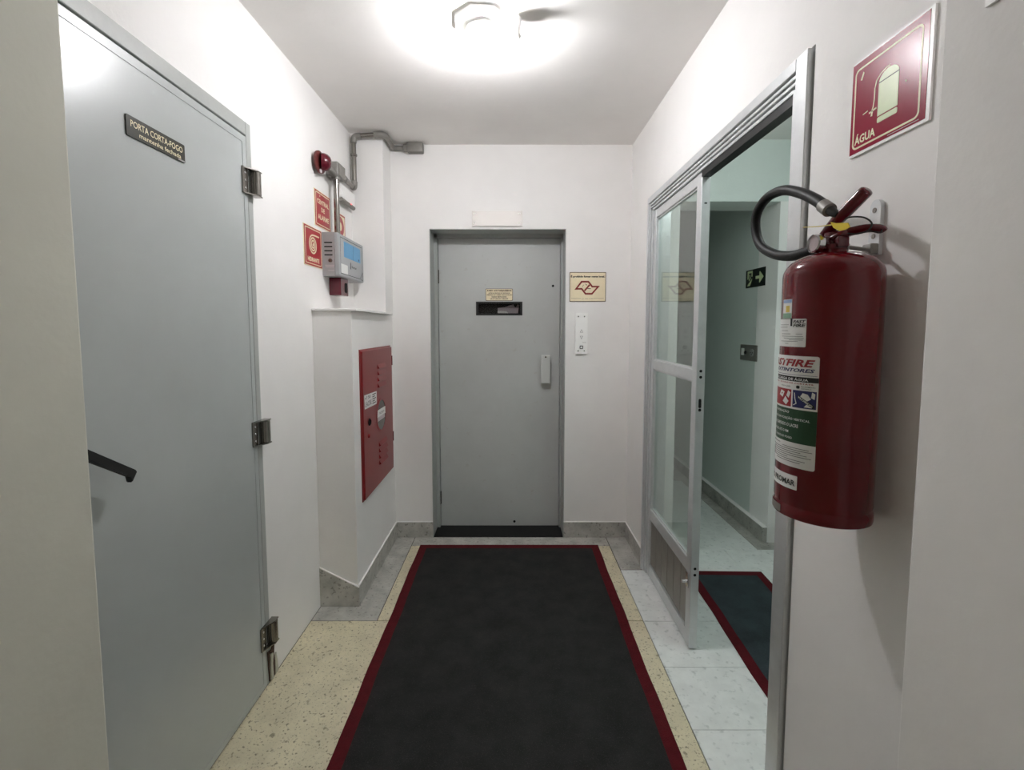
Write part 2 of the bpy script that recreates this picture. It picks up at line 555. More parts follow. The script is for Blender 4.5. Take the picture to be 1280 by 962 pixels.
# side hall seen through the aluminium door
bm = B()
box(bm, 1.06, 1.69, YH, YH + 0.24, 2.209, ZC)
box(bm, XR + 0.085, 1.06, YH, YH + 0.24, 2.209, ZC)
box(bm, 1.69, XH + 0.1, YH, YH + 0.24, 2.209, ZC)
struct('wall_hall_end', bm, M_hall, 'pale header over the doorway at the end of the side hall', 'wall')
struct('wall_hall_end_left', box(B(), XR + 0.085, 1.06, YH, YH + 0.24, 0, 2.209), M_wall, 'white wall strip, coloured brighter to look lit, seen through the door glass', 'wall')  # whiter paint than the header stands in for stronger light here
struct('wall_hall_end_right', box(B(), 1.69, XH + 0.1, YH, YH + 0.24, 0, 2.209), M_wall, 'white wall edge, coloured brighter to look lit, right of the corridor opening', 'wall')  # same brighter paint, light put into the colour
struct('wall_hall_right', box(B(), XH, XH + 0.1, YN, YH, 0, ZC), M_hall, 'pale right wall of the side hall', 'wall')
struct('wall_corridor_right', box(B(), 1.69, XH + 0.1, YH + 0.24, 6.0, 0, ZC), M_hall, 'shaded corridor wall carrying the exit sign', 'wall')
struct('wall_corridor_left', box(B(), 0.96, 1.06, YH + 0.24, 6.0, 0, ZC), M_hall, 'left wall of the shaded corridor', 'wall')
struct('wall_corridor_end', box(B(), 0.96, XH + 0.1, 6.0, 6.1, 0, ZC), M_hall, 'far end wall of the shaded corridor', 'wall')

# baseboards of grey granite
bt = 0.007
def base_prism(name, pts, vec, label):
    bm = prism(B(), pts, vec)
    bmesh.ops.bevel(bm, geom=bm.edges[:], offset=0.002, segments=1, affect='EDGES')
    o = struct(name, bm, M_grey, label, 'baseboard')
    # thin white line of paint along the top edge
    q = [Vector(p) for p in pts]
    t2, t1 = q[2], q[3]
    if abs(t1.x - t2.x) > 0.05:            # front of the low box: pts run along the wall
        a = [t1, t2, t2 + Vector((0, 0, .004)), t1 + Vector((0, 0, .004))]
        v = Vector(vec) * 1.08
    else:
        d = (t2 - t1) * 1.08
        a = [t1, t1 + d, t1 + d + Vector((0, 0, .004)), t1 + Vector((0, 0, .004))]
        v = Vector(vec)
    obj('paint_line', prism(B(), a, v), M_wall, o)
base_prism('baseboard_back_left', [(XC, YB, 0), (XC, YB - bt, 0), (XC, YB - bt, .106), (XC, YB, .106)], (EX0 - XC, 0, 0), 'grey granite baseboard left of the lift door')
base_prism('baseboard_back_right', [(EX1, YB, 0), (EX1, YB - bt, 0), (EX1, YB - bt, .106), (EX1, YB, .106)], (XR - EX1, 0, 0), 'grey granite baseboard right of the lift door')
base_prism('baseboard_right', [(XR, 2.702, 0), (XR - bt, 2.702, 0), (XR - bt, 2.702, .106), (XR, 2.702, .106)], (0, YB - bt - 2.702, 0), 'grey granite baseboard between back wall and aluminium door')
base_prism('baseboard_low_box_side', [(XC - .004, 2.315, 0), (XC - .004 + bt, 2.315, 0), (XC - .004 + bt, 2.315, .106), (XC - .004, 2.315, .106)], (0, YB - bt - 2.315, 0), 'grey granite baseboard under the red hydrant cabinet')
base_prism('baseboard_low_box_front', [(XL, 2.315, 0), (XC - .004 + bt, 2.315, 0), (XC - .004 + bt, 2.315, .100), (XL, 2.315, .204)], (0, -bt, 0), 'grey granite baseboard with slanted top on the low box front')
base_prism('baseboard_corridor', [(1.69, YH + .002, 0), (1.66, YH + .002, 0), (1.66, YH + .002, .10), (1.69, YH + .002, .10)], (0, 2.9, 0), 'dark stone baseboard along the shaded corridor wall')

# ------------------------------------------------------------------ door 1: grey fire door in the left wall
d1 = root('door_1', (XL, 1.38, 0), 'large grey metal fire door in the left wall', 'door', kind='structure')
DY0, DY1, DZ = 0.985, 1.772, 2.112
bm = B()
box(bm, XL - 0.09, XL + 0.004, DY1 + 0.008, 1.812, 0, 2.168, 0.002, 1)
box(bm, XL - 0.09, XL + 0.004, YPL, DY0 - 0.006, 0, 2.168, 0.002, 1)
box(bm, XL - 0.09, XL + 0.004, DY0 - 0.006, DY1 + 0.008, DZ + 0.008, 2.168, 0.002, 1)
box(bm, XL - 0.09, XL - 0.075, DY0 - 0.006, DY1 + 0.008, 0, DZ + 0.008)
obj('frame', bm, M_dframe, d1)
obj('leaf', box(B(), XL - 0.06, XL + 0.006, DY0, DY1, 0.006, DZ, 0.003, 2), M_door, d1)
bm = B()   # folded lip of the sheet metal along the leaf edges
FL = Fr((XL + 0.006, 0, 0), (0, 1, 0))
ringf(bm, FL, rect(DY0 + 0.001, 0.008, DY1 - 0.002, DZ - 0.002), rect(DY0 + 0.022, 0.030, DY1 - 0.024, DZ - 0.026), -0.0005, 0.0016)
obj('leaf_lip', bm, M_door, d1)
for hz in (1.905, 0.972, 0.165):
    bm = B()
    box(bm, XL + 0.006, XL + 0.012, 1.736, 1.770, hz, hz + 0.094, 0.001, 1)
    for z_ in (hz, hz + 0.090):
        prism(bm, [(XL + 0.008, 1.738, z_), (XL + 0.036, 1.792, z_), (XL + 0.036, 1.822, z_), (XL + 0.008, 1.822, z_)], (0, 0, 0.004))
    prism(bm, [(XL + 0.004, 1.786, hz + .004), (XL + 0.03, 1.790, hz + .004), (XL + 0.03, 1.794, hz + .004), (XL + 0.004, 1.792, hz + .004)], (0, 0, .086))
    hg = obj('hinge', bm, M_steel, d1)
    obj('barrel', cyl(B(), (XL + 0.020, 1.806, hz + 0.004), (0, 0, 1), 0.0185, 0.086, 20, .002), M_steel, hg, 40)
    for k in range(3):
        obj('screw', lathe(B(), (XL + 0.012, 1.752, hz + 0.02 + k * 0.027), (1, 0, 0), [(0.005, 0), (0.004, 0.0015), (0, 0.002)], 10), M_chrome, hg, 40)
# chipped jamb under the lowest hinge
bm = B()
prism(bm, [(XL + 0.005, 1.790, 0.008), (XL + 0.005, 1.834, 0.004), (XL + 0.005, 1.836, 0.06), (XL + 0.005, 1.832, 0.105), (XL + 0.005, 1.838, 0.155), (XL + 0.005, 1.826, 0.150), (XL + 0.005, 1.812, 0.128), (XL + 0.005, 1.782, 0.135)], (0.003, 0, 0))
obj('broken_jamb', bm, M_brick, d1, label='dark chipped hole at the foot of the door jamb')
bm = B()
prism(bm, [(XL + 0.006, 1.794, 0.012), (XL + 0.006, 1.812, 0.010), (XL + 0.006, 1.808, 0.07), (XL + 0.006, 1.816, 0.11), (XL + 0.006, 1.798, 0.118), (XL + 0.006, 1.793, 0.06)], (0.008, 0, 0))
prism(bm, [(XL + 0.003, 1.838, 0.004), (XL + 0.003, 1.862, 0.002), (XL + 0.003, 1.856, 0.05), (XL + 0.003, 1.848, 0.09), (XL + 0.003, 1.838, 0.07)], (0.005, 0, 0))
obj('plaster_chip', bm, M_plast, d1)
# lever handle
bm = B()
FLv = Fr((XL + 0.042, 0, 0), (0, 1, 0))
slab(bm, FLv, [(0.985, 1.172), (0.985, 1.145), (1.118, 1.062), (1.117, 1.046), (1.122, 1.046), (1.137, 1.066), (1.136, 1.071)], 0, 0.014)
bmesh.ops.bevel(bm, geom=bm.edges[:], offset=0.002, segments=2, affect='EDGES')
lv = obj('lever_handle', bm, M_black, d1, label='black plastic lever handle drooping towards the hinges')
obj('spindle', cyl(B(), (XL + 0.006, 0.996, 1.155), (1, 0, 0), 0.011, 0.04), M_black, lv, 40)
# notice plate on the door
F = LW(1.223, 1.903, XL + 0.008)
bm = slab(B(), F, rr(0, 0, 0.213, 0.052, 0.003, 2), -0.0015, 0.0015)
pl = obj('notice_plate', bm, M_pcf, d1, label='black plate reading PORTA CORTA-FOGO in pale letters')
bm = B()
txt(bm, F, 'PORTA CORTA-FOGO', 0.108, 0.034, 0.190, 0.017, 0.002, 0.012)
txt(bm, F, 'mantenha fechada', 0.118, 0.0135, 0.155, 0.012, 0.002, 0.012)
obj('lettering', bm, M_cream, pl)
obj('maker_mark', slab(B(), F, rect(0.184, 0.002, 0.211, 0.006), 0.0012, 0.0018), M_panel, pl)

# ------------------------------------------------------------------ door 2: grey lift door in the back wall
d2 = root('door_2', (-0.085, 3.29, 0), 'grey metal lift door recessed in the back wall', 'door', kind='structure')
LX0, LX1, LZ0, LZ1, YD = -0.503, 0.334, 0.004, 2.026, 3.292
for x0, x1, s in ((EX0, EX0 + 0.004, 1), (EX1 - 0.004, EX1, -1)):
    bm = box(B(), x0, x1, YB - 0.003, YD + .03, 0, EZ)
    if s > 0:
        box(bm, x0, LX0 - 0.003, YD - 0.03, YD + 0.03, 0, EZ, 0.002, 1)
    else:
        box(bm, LX1 + 0.003, x1, YD - 0.03, YD + 0.03, 0, EZ, 0.002, 1)
    obj('jamb', bm, M_dframe, d2)
bm = box(B(), EX0 + 0.004, EX1 - 0.004, YB - 0.003, YD + 0.03, EZ - 0.004, EZ)
box(bm, EX0 + 0.004, EX1 - 0.004, YD - 0.03, YD + 0.03, LZ1 + 0.003, EZ - 0.004)
obj('head', bm, M_dframe, d2)
WX0, WX1, WZ0, WZ1 = -0.247, 0.075, 1.503, 1.598
bm = B()
box(bm, LX0, LX1, YD, YD + 0.045, LZ0, WZ0)
box(bm, LX0, LX1, YD, YD + 0.045, WZ1, LZ1)
box(bm, LX0, WX0, YD, YD + 0.045, WZ0, WZ1)
box(bm, WX1, LX1, YD, YD + 0.045, WZ0, WZ1)
bmesh.ops.remove_doubles(bm, verts=bm.verts[:], dist=1e-5)
obj('leaf', bm, M_edoor, d2)
bm = ringf(B(), BW(0, 0, YD + 0.002), rect(WX0, WZ0, WX1, WZ1), rect(WX0 + 0.016, WZ0 + 0.014, WX1 - 0.016, WZ1 - 0.012), -0.02, 0.003)
wf = obj('window_frame', bm, M_black, d2, label='black frame of the slot window')
obj('pane', box(B(), WX0 + 0.014, WX1 - 0.014, YD + 0.012, YD + 0.015, WZ0 + 0.012, WZ1 - 0.010), M_slot, wf)
obj('shaft_back', box(B(), WX0, WX1, YD + 0.05, YD + 0.058, WZ0 - 0.02, WZ1 + 0.02), M_hole, wf)
F = BW(0, 0, YD + 0.05)
bm = slab(B(), F, [(-0.098, 1.519), (0.044, 1.519), (0.054, 1.578), (0.040, 1.580), (0.032, 1.562), (0.022, 1.562), (0.014, 1.581), (-0.010, 1.576), (-0.048, 1.563), (-0.098, 1.556)], 0, 0.003)
obj('cabin_panel', bm, M_cabin, wf, label='pale cabin panel seen through the slot window')
bm = slab(B(), F, [(-0.098, 1.521), (-0.022, 1.520), (-0.038, 1.534), (-0.098, 1.536)], 0.003, 0.006)
obj('cabin_rail', bm, M_wht, wf)
# gold notice above the slot window
F = BW(-0.180, 1.604, YD)
pl = obj('notice_plate', slab(B(), F, rr(0, 0, 0.188, 0.083, 0.006, 3), 0, 0.0015), M_goldd, d2, label='small gold notice plate with brown lettering above the slot window')
bm = slab(B(), F, rr(0.003, 0.003, 0.185, 0.080, 0.005, 3), 0.0015, 0.002)
obj('plate_face', bm, M_gold, pl)
bm = B()
for s, v, w, hh in (('AVISO AOS PASSAGEIROS', .0695, .172, .011), ('ANTES DE ENTRAR NO ELEVADOR,', .0520, .150, .0075), ('VERIFIQUE SE O MESMO ENCONTRA-SE', .0395, .174, .0075), ('PARADO NESTE ANDAR', .0265, .104, .0075), ('LEI Nº 9.502 DE 11/03/1997', .0135, .124, .0070)):
    txt(bm, F, s, 0.094, v, w, hh * 1.1, 0.0023, 0.05)
obj('lettering', bm, M_goldd, pl)
# pull handle, key hole, hinges, threshold
bm = box(B(), 0.204, 0.267, YD - 0.046, YD - 0.036, 1.034, 1.230, 0.003, 2)
hd = obj('pull_handle', bm, M_hand, d2, label='flat brushed metal pull handle')
bm = B()
box(bm, 0.213, 0.258, YD - 0.037, YD, 1.190, 1.215)
box(bm, 0.213, 0.258, YD - 0.037, YD, 1.050, 1.075)
obj('handle_post', bm, M_hand, hd)
obj('screw', lathe(B(), (0.235, YD - 0.046, 1.216), (0, -1, 0), [(0.006, 0), (0.005, 0.001), (0, 0.0015)], 10), M_steel, hd, 40)
obj('key_hole', cyl(B(), (0.286, YD + 0.001, 1.706), (0, -1, 0), 0.0085, 0.003, 14), M_hole, d2)
obj('key_hole', cyl(B(), (0.020, YD + 0.001, 0.034), (0, -1, 0), 0.009, 0.003, 14), M_hole, d2)
for z0 in (1.722, 0.165):
    bm = cyl(B(), (-0.512, YD - 0.012, z0), (0, 0, 1), 0.0095, 0.044, 14, .001)
    cyl(bm, (-0.512, YD - 0.012, z0 + 0.047), (0, 0, 1), 0.0095, 0.046, 14, .001)
    box(bm, -0.520, -0.500, YD - 0.006, YD, z0, z0 + 0.093)
    obj('hinge', bm, M_steel, d2, 40)
obj('threshold', box(B(), EX0 + 0.005, EX1 - 0.005, YB - 0.004, YD - 0.001, 0.0, 0.004, 0.001, 1), M_rubber, d2, label='black rubber threshold strip')

# ------------------------------------------------------------------ door 3: aluminium and glass door in the right wall
d3 = root('door_3', (XR, 1.98, 0), 'aluminium and glass double door in the right wall, near leaf open', 'door', kind='structure')
X0 = XR - 0.014
def alu(name, m, boxes, parent=d3, bev=0.0015, **k):
    bm = B()
    for b in boxes: box(bm, *b, bev, 1)
    return obj(name, bm, m, parent, **k)
alu('jamb', M_alu, [(X0, XR + 0.10, 1.267, 1.318, 0, 2.136), (X0 + 0.012, XR + 0.10, 1.318, 1.348, 0, 2.068)])
alu('jamb', M_alu, [(X0, XR + 0.10, 2.683, 2.700, 0, 2.136), (X0 + 0.008, XR + 0.10, 2.668, 2.683, 0, 2.12), (X0 + 0.014, XR + 0.10, 2.640, 2.664, 0, 2.07)])
alu('head', M_alu, [(X0, XR + 0.048, 1.318, 2.683, 2.104, 2.136), (X0 + 0.030, XR + 0.048, 1.318, 2.683, 2.060, 2.104),
                    (X0 + 0.006, X0 + 0.040, 1.320, 2.668, 2.090, 2.100), (X0 + 0.010, X0 + 0.040, 1.320, 2.666, 2.076, 2.086), (X0 + 0.014, X0 + 0.040, 1.348, 2.664, 2.060, 2.072)])
obj('door_stop', box(B(), XR + 0.004, XR + 0.040, 1.348, 1.984, 2.034, 2.060), M_black, d3)
LY0, LY1 = 1.985, 2.638
XA, XB = XR + 0.006, XR + 0.042
bm = B()
box(bm, XA, XB, LY0, LY0 + 0.052, 0.008, 2.056, 0.002, 1)
box(bm, XA, XB, LY1 - 0.040, LY1, 0.008, 2.056, 0.002, 1)
for z0, z1 in ((2.012, 2.056), (1.190, 1.240), (0.335, 0.398), (0.008, 0.070)):
    box(bm, XA + 0.002, XB - 0.002, LY0 + 0.050, LY1 - 0.038, z0, z1, 0.002, 1)
lf = obj('leaf_frame', bm, M_alu, d3)
YG0, YG1 = LY0 + 0.050, LY1 - 0.038
obj('pane', box(B(), XR + 0.022, XR + 0.026, YG0, YG1, 1.238, 2.014), M_glass, lf)
obj('pane', box(B(), XR + 0.022, XR + 0.026, YG0, YG1, 0.396, 1.192), M_glass, lf)
bm = ringf(B(), Fr((XR + 0.018, 0, 0), (0, -1, 0)), rect(-YG1, 1.236, -YG0, 2.016), rect(-YG1 + .010, 1.248, -YG0 - .010, 2.004), -0.004, 0.003)
ringf(bm, Fr((XR + 0.018, 0, 0), (0, -1, 0)), rect(-YG1, .394, -YG0, 1.194), rect(-YG1 + .010, .406, -YG0 - .010, 1.182), -0.004, 0.003)
obj('glazing_bead', bm, M_alu, lf)
ns = 6
w = (YG1 - YG0) / ns
obj('panel_backing', box(B(), XR + 0.026, XR + 0.030, YG0, YG1, 0.068, 0.337), M_black, lf)
for k in range(ns):
    obj('kick_slat', box(B(), XR + 0.016, XR + 0.026, YG0 + k * w + 0.0015, YG0 + (k + 1) * w - 0.0015, 0.078, 0.327, 0.0015, 1), M_alud, lf)
for z0, hh in ((1.236, .012), (1.210, .012), (1.098, .040), (1.070, .013), (0.371, .012), (0.343, .012), (1.93, .006)):
    bm = slab(B(), Fr((XR + 0.024, LY0, z0), (1, 0, 0)), rr(-0.006, -hh / 2, 0.006, hh / 2, min(.0055, hh / 2 - .0003), 4), -0.001, 0.0006)
    obj('lock_hole', bm, M_hole, lf)
bm = cyl(B(), (XA - 0.028, LY0 + 0.030, 0.300), (1, 0, 0), 0.007, 0.03, 12, .001)
box(bm, XA - 0.006, XA, LY0 + 0.016, LY0 + 0.044, 0.275, 0.345, 0.001, 1)
obj('floor_bolt', bm, M_chrome, lf, 40)

# ------------------------------------------------------------------ mats
def mat_thing(name, label, quad, bw, t, mf=None):
    """quad: corners counter-clockwise; border of width bw around a charcoal field"""
    c = [Vector((x, y)) for x, y in quad]
    n = len(c)
    inn = []
    for i in range(n):
        a, p, b = c[i - 1], c[i], c[(i + 1) % n]
        d1_, d2_ = (p - a).normalized(), (b - p).normalized()
        n1, n2 = Vector((-d1_.y, d1_.x)), Vector((-d2_.y, d2_.x))
        m = (n1 + n2).normalized()
        inn.append(p + m * (bw / m.dot(n1)))
    cen = sum(c, Vector((0, 0))) / n
    r = root(name, (cen.x, cen.y, 0), label, 'mat')
    F = Fr((0, 0, 0.0005), (1, 0, 0), (0, 1, 0))
    N_ = 40
    def div(q):
        out = []
        for i in range(n):
            for k in range(N_):
                out.append(q[i].lerp(q[(i + 1) % n], k / N_))
        return out
    bm = ringf(B(), F, div(c), div(inn), 0, t * 0.85)
    for v in bm.verts:       # slightly wavy cloth edge
        v.co.x += 0.0018 * math.sin(v.co.y * 9.0) + 0.0010 * math.sin(v.co.y * 23.0)
    obj('border', bm, M_matred, r)
    bm = slab(B(), F, [(p.x, p.y) for p in div(inn)], 0, t)
    for v in bm.verts:
        v.co.x += 0.0018 * math.sin(v.co.y * 9.0) + 0.0010 * math.sin(v.co.y * 23.0)
    obj('field', bm, mf or M_mat, r)
    return r
mat_thing('entrance_mat', 'long charcoal mat with maroon border in front of the lift door',
          [(-0.596, 0.35), (0.562, 0.35), (0.562, 2.984), (-0.596, 2.984)], 0.048, 0.007)
mat_thing('entrance_mat', 'charcoal mat with maroon border beyond the aluminium door',
          [(0.955, 0.95), (1.33, 0.95), (1.452, 2.645), (1.015, 2.655)], 0.045, 0.007, M_mat2)

# ------------------------------------------------------------------ ceiling lamp with motion sensor
LCX, LCY = -0.116, 1.892
cl = root('ceiling_lamp', (LCX, LCY, ZC), 'white octagonal ceiling lamp with a small motion sensor on an arm', 'lamp')
def octo(r): return [(r * math.cos(PI / 8 + k * PI / 4 + 0.12), r * math.sin(PI / 8 + k * PI / 4 + 0.12)) for k in range(8)]
bm = B()
lathe(bm, (LCX, LCY, ZC), (0, 0, -1), [(0.100, 0), (0.106, 0.001), (0.106, 0.019), (0.096, 0.026), (0.066, 0.027)], 8, u=(math.cos(.5), math.sin(.5), 0))
obj('base_plate', bm, M_wht, cl)
bm = lathe(B(), (LCX, LCY, ZC - 0.022), (0, 0, -1), [(0.056, 0), (0.058, 0.004), (0.063, 0.026), (0.060, 0.030), (0.036, 0.030), (0.022, 0.034)], 32)
obj('socket_ring', bm, M_wht, cl, 35)
bz = ZC - 0.098                                     # centre of the LED bulb's dome
bm = lathe(B(), (LCX, LCY, ZC - 0.055), (0, 0, -1), [(0.018, 0), (0.022, 0.010), (0.0361, 0.0258)], 28)
obj('bulb_collar', bm, M_wht, cl, 40)
pr = [(0.040 * math.sin(math.radians(a)), -0.040 * math.cos(math.radians(a)) ) for a in (0, 15, 30, 45, 60, 75, 90, 103, 115)]
bm = lathe(B(), (LCX, LCY, bz), (0, 0, 1), pr, 28)
obj('bulb', bm, M_bulb, cl, 60)
bm = tube(B(), [(LCX + 0.09, LCY - 0.012, ZC - 0.014), (LCX + 0.130, LCY - 0.022, ZC - 0.024)], 0.008, 10)
sa = obj('sensor_arm', bm, M_wht, cl, 40)
bm = lathe(B(), (LCX + 0.126, LCY - 0.022, ZC - 0.030), (1, -0.1, -0.10), [(0.014, 0), (0.032, 0.003), (0.034, 0.016), (0.027, 0.024), (0, 0.026)], 24)
obj('sensor_head', bm, M_wht, sa, 40)
bm = lathe(B(), (LCX + 0.140, LCY - 0.020, ZC - 0.060), (0.2, 0, -1), [(0.004, 0), (0.010, 0.003), (0.012, 0.008), (0.008, 0.015), (0, 0.018)], 14)
obj('sensor_eye', bm, M_wht, sa, 60)

# ------------------------------------------------------------------ fire extinguisher
EC = Vector((0.654, 0.973, 0))
ER = 0.088
ZB = 1.030
fx = root('fire_extinguisher', (EC.x, EC.y, ZB), 'dark red water fire extinguisher with a looped black hose, hung on the right wall', 'extinguisher')
prof = [(0, 0.012), (0.070, 0.012), (0.080, 0.000), (0.0885, 0.001), (0.0895, 0.006), (0.0890, 0.018), (0.0868, 0.023), (0.0868, 0.027), (0.088, 0.032), (0.088, 0.492)]
for a in range(10, 91, 10):
    t = math.radians(a)
    prof.append((0.030 + 0.058 * math.cos(t) if a < 90 else 0.026, 0.492 + 0.047 * math.sin(t)))
prof += [(0.024, 0.548), (0, 0.548)]
obj('body', lathe(B(), (EC.x, EC.y, ZB), (0, 0, 1), prof, 64), M_ext, fx, 50)
# valve block
zt = ZB + 0.546
bm = lathe(B(), (EC.x, EC.y, zt), (0, 0, 1), [(0.027, 0), (0.027, 0.010), (0.020, 0.013), (0.018, 0.034), (0.012, 0.038), (0, 0.038)], 20)
box(bm, EC.x - 0.036, EC.x + 0.006, EC.y - 0.013, EC.y + 0.013, zt + 0.000, zt + 0.026, 0.004, 2)
box(bm, EC.x - 0.012, EC.x + 0.012, EC.y - 0.030, EC.y + 0.034, zt + 0.002, zt + 0.024, 0.004, 2)
obj('valve', bm, M_valve, fx, 40)
# pressure gauge facing the viewer
gdir = Vector((-0.99, -0.12, 0.04)).normalized()
gc = Vector((0.608, 0.963, 1.588))
ga = obj('pressure_gauge', lathe(B(), gc - gdir * 0.014, gdir, [(0.008, -0.008), (0.013, 0), (0.0185, 0.004), (0.0185, 0.016), (0.0163, 0.018), (0.0158, 0.014), (0, 0.014)], 28), M_chrome, fx, 35)
obj('dial', lathe(B(), gc + gdir * 0.0006, gdir, [(0.0156, 0), (0, 0.0002)], 24), M_cabin, ga, 30)
obj('gauge_glass', lathe(B(), gc + gdir * 0.003, gdir, [(0.0160, 0), (0.011, 0.0016), (0, 0.0022)], 24), M_gaugeg, ga, 60)
# squeeze lever: channel raised diagonally
def tape(bm, pts, hw, th):
    """rounded strap: centre points, half width in Y, thickness"""
    tube(bm, pts, hw, 14, True, None, th / hw)
lev = bez([(0.643, 1.004, 1.596), (0.647, 0.982, 1.616), (0.652, 0.962, 1.634), (0.660, 0.942, 1.652), (0.669, 0.921, 1.672), (0.673, 0.912, 1.680)], 5)
rad = [0.011 + 0.004 * min(1, i / 12) for i in range(len(lev))]
rad[-1] = 0.007; rad[-2] = 0.0115; rad[-3] = 0.014
bm = tube(B(), lev, 0.012, 14, True, rad, 0.7)
obj('squeeze_lever', bm, M_valve, fx, 50)
# carrying handle running back to the wall hook
hdl = bez([(0.645, 0.985, 1.592), (0.650, 0.955, 1.600), (0.665, 0.949, 1.607), (0.680, 0.929, 1.610), (0.698, 0.918, 1.609), (0.708, 0.919, 1.605)], 5)
bm = tube(B(), hdl, 0.009, 12, True, [0.0125 - 0.003 * abs(i / (len(hdl) - 1) - 0.4) for i in range(len(hdl))], 0.62)
obj('carry_handle', bm, M_valve, fx, 50)
ring = [(0.656, 0.950, 1.634), (0.664, 0.934, 1.634), (0.672, 0.916, 1.628), (0.680, 0.908, 1.616), (0.676, 0.910, 1.604), (0.664, 0.922, 1.599), (0.654, 0.934, 1.602)]
obj('pull_ring', tube(B(), bez(ring, 6), 0.0016, 8), M_black, fx, 60)
obj('pull_ring', tube(B(), bez([(0.680, 0.914, 1.604), (0.688, 0.906, 1.599), (0.696, 0.904, 1.599), (0.701, 0.910, 1.604)], 5), 0.0015, 8), M_black, fx, 60)
# yellow tamper tag and its string
bm = prism(B(), [(0.634, 0.953, 1.628), (0.6345, 0.940, 1.623), (0.636, 0.908, 1.617), (0.636, 0.902, 1.608), (0.636, 0.914, 1.605), (0.6355, 0.928, 1.606), (0.6345, 0.944, 1.615)], (-0.0025, 0, 0))
tg = obj('tamper_tag', bm, M_yellow, fx, label='bright yellow plastic tamper tag')
obj('tag_string', tube(B(), bez([(0.632, 0.950, 1.622), (0.632, 0.985, 1.6265), (0.633, 1.015, 1.6315), (0.635, 1.046, 1.6370)], 4), 0.0011, 6), M_string, tg, 60)
# hose: leaves the valve low, loops away from the wall and ends clipped under the lever
hp = [(0.648, 0.998, 1.586), (0.645, 1.048, 1.584), (0.645, 1.101, 1.584), (0.645, 1.168, 1.597), (0.645, 1.236, 1.628), (0.645, 1.267, 1.671), (0.645, 1.267, 1.716), (0.645, 1.222, 1.745), (0.645, 1.151, 1.745), (0.644, 1.080, 1.720), (0.642, 1.020, 1.689), (0.640, 0.978, 1.661)]
hose = obj('hose', tube(B(), bez(hp, 7), 0.0116, 16), M_rubber, fx, 60, label='black rubber hose bent into a loop')
a_, b_ = Vector((0.6405, 0.992, 1.670)), Vector((0.639, 0.966, 1.653))
bm = lathe(B(), a_, b_ - a_, [(0.0117, 0), (0.0136, 0.001), (0.0138, 0.028), (0.0110, 0.030)], 20)
obj('ferrule', bm, M_castg, hose, 40)
obj('nozzle', tube(B(), [b_ - (b_ - a_) * 0.1, b_ + Vector((0.002, -0.008, -0.006)), b_ + Vector((0.004, -0.016, -0.012))], 0.008, 12, True, [0.0095, 0.0085, 0.006]), M_black, hose, 40)

# stickers wrapped on the body
CF = Cy((EC.x, EC.y, 0), ER)
def U(deg): return math.radians(deg) * ER
def sticker(name, m, u0, u1, v0, v1, rad, h, parent=fx, label=None):
    return obj(name, patch(B(), CF, U(u0), U(u1), v0, v1, rad, h, n=max(4, int((u1 - u0) / 4))), m, parent, 30, label)
# small approval seal
sl = sticker('approval_seal', M_paper, -12, 8.5, 1.438, 1.477, 0.0012, 0.0004, label='small coloured approval seal')
obj('seal_print', patch(patch(patch(B(), CF, U(-11), U(8), 1.470, 1.476, 0, 0.0007, 0), CF, U(-3.5), U(4.5), 1.451, 1.464, 0, 0.0007, 1), CF, U(-11), U(8), 1.4385, 1.449, 0, 0.0007, 2), [M_inkc, M_inky, M_green2], sl)
# white service label
sv = sticker('service_label', M_paper, -40, 30.5, 1.381, 1.437, 0.002, 0.0004, label='white service label reading FAST FIRE')
bm = B()
txt(bm, CF, 'FAST', U(12), 1.4315, U(18), 0.0062, 0.0008, 0.03, 0.25, align='L')
txt(bm, CF, 'FIRE', U(12), 1.4240, U(18), 0.0062, 0.0008, 0.03, 0.25, align='L')
patch(bm, CF, U(7.5), U(10.5), 1.4225, 1.4385, 0, 0.0008, n=1)
for k, (a, b, z_) in enumerate(((-20, 4, 1.425), (-20, 2, 1.420), (-14, 3, 1.413), (-12, 6, 1.4065), (2, 8, 1.4065), (17, 26, 1.4065), (-12, 27, 1.4015), (-6, 28, 1.3978), (6, 27, 1.3945), (-14, 20, 1.3915), (-2, 5, 1.387))):
    patch(bm, CF, U(a), U(b), z_, z_ + 0.0007, 0, 0.0008, n=4)
obj('lettering', bm, M_ink, sv)
# main label
ml = sticker('main_label', M_paper, -55, 47.5, 1.137, 1.363, 0.004, 0.0004, label='tall instruction label reading FASTFIRE EXTINTORES')
bm = B()
txt(bm, CF, 'FASTFIRE', U(0.5), 1.3490, U(85), 0.0150, 0.0009, 0.035, 0.28)
obj('brand_lettering', bm, M_inkr, ml)
bm = B()
txt(bm, CF, 'EXTINTORES', U(10), 1.3345, U(66), 0.0075, 0.0009, 0.03, 0.28)
patch(bm, CF, U(-52), U(46), 1.3245, 1.3252, 0, 0.0009)
obj('brand_subtitle', bm, M_inkb, ml)
bm = patch(B(), CF, U(-55), U(47.5), 1.3115, 1.3215, 0, 0.0007)
bk = obj('black_band', bm, M_ink, ml)
obj('lettering', txt(B(), CF, 'EXTINTOR CARGA DE ÁGUA', U(-6), 1.3165, U(84), 0.0066, 0.0011, 0.02), M_paper, bk)
obj('red_line', txt(B(), CF, 'PRESSURIZADO - EXTINTOR PORTÁTIL', U(-4), 1.3082, U(94), 0.0034, 0.0011, 0.02), M_inkr, ml)
bm = B()
txt(bm, CF, 'FOGO CLASSE', U(3), 1.3005, U(18), 0.0026, 0.0009, 0.01)
txt(bm, CF, 'EQUIPAMENTO', U(36), 1.3022, U(17), 0.0024, 0.0009, 0.01)
txt(bm, CF, 'ELÉTRICO', U(34), 1.2985, U(12), 0.0024, 0.0009, 0.01)
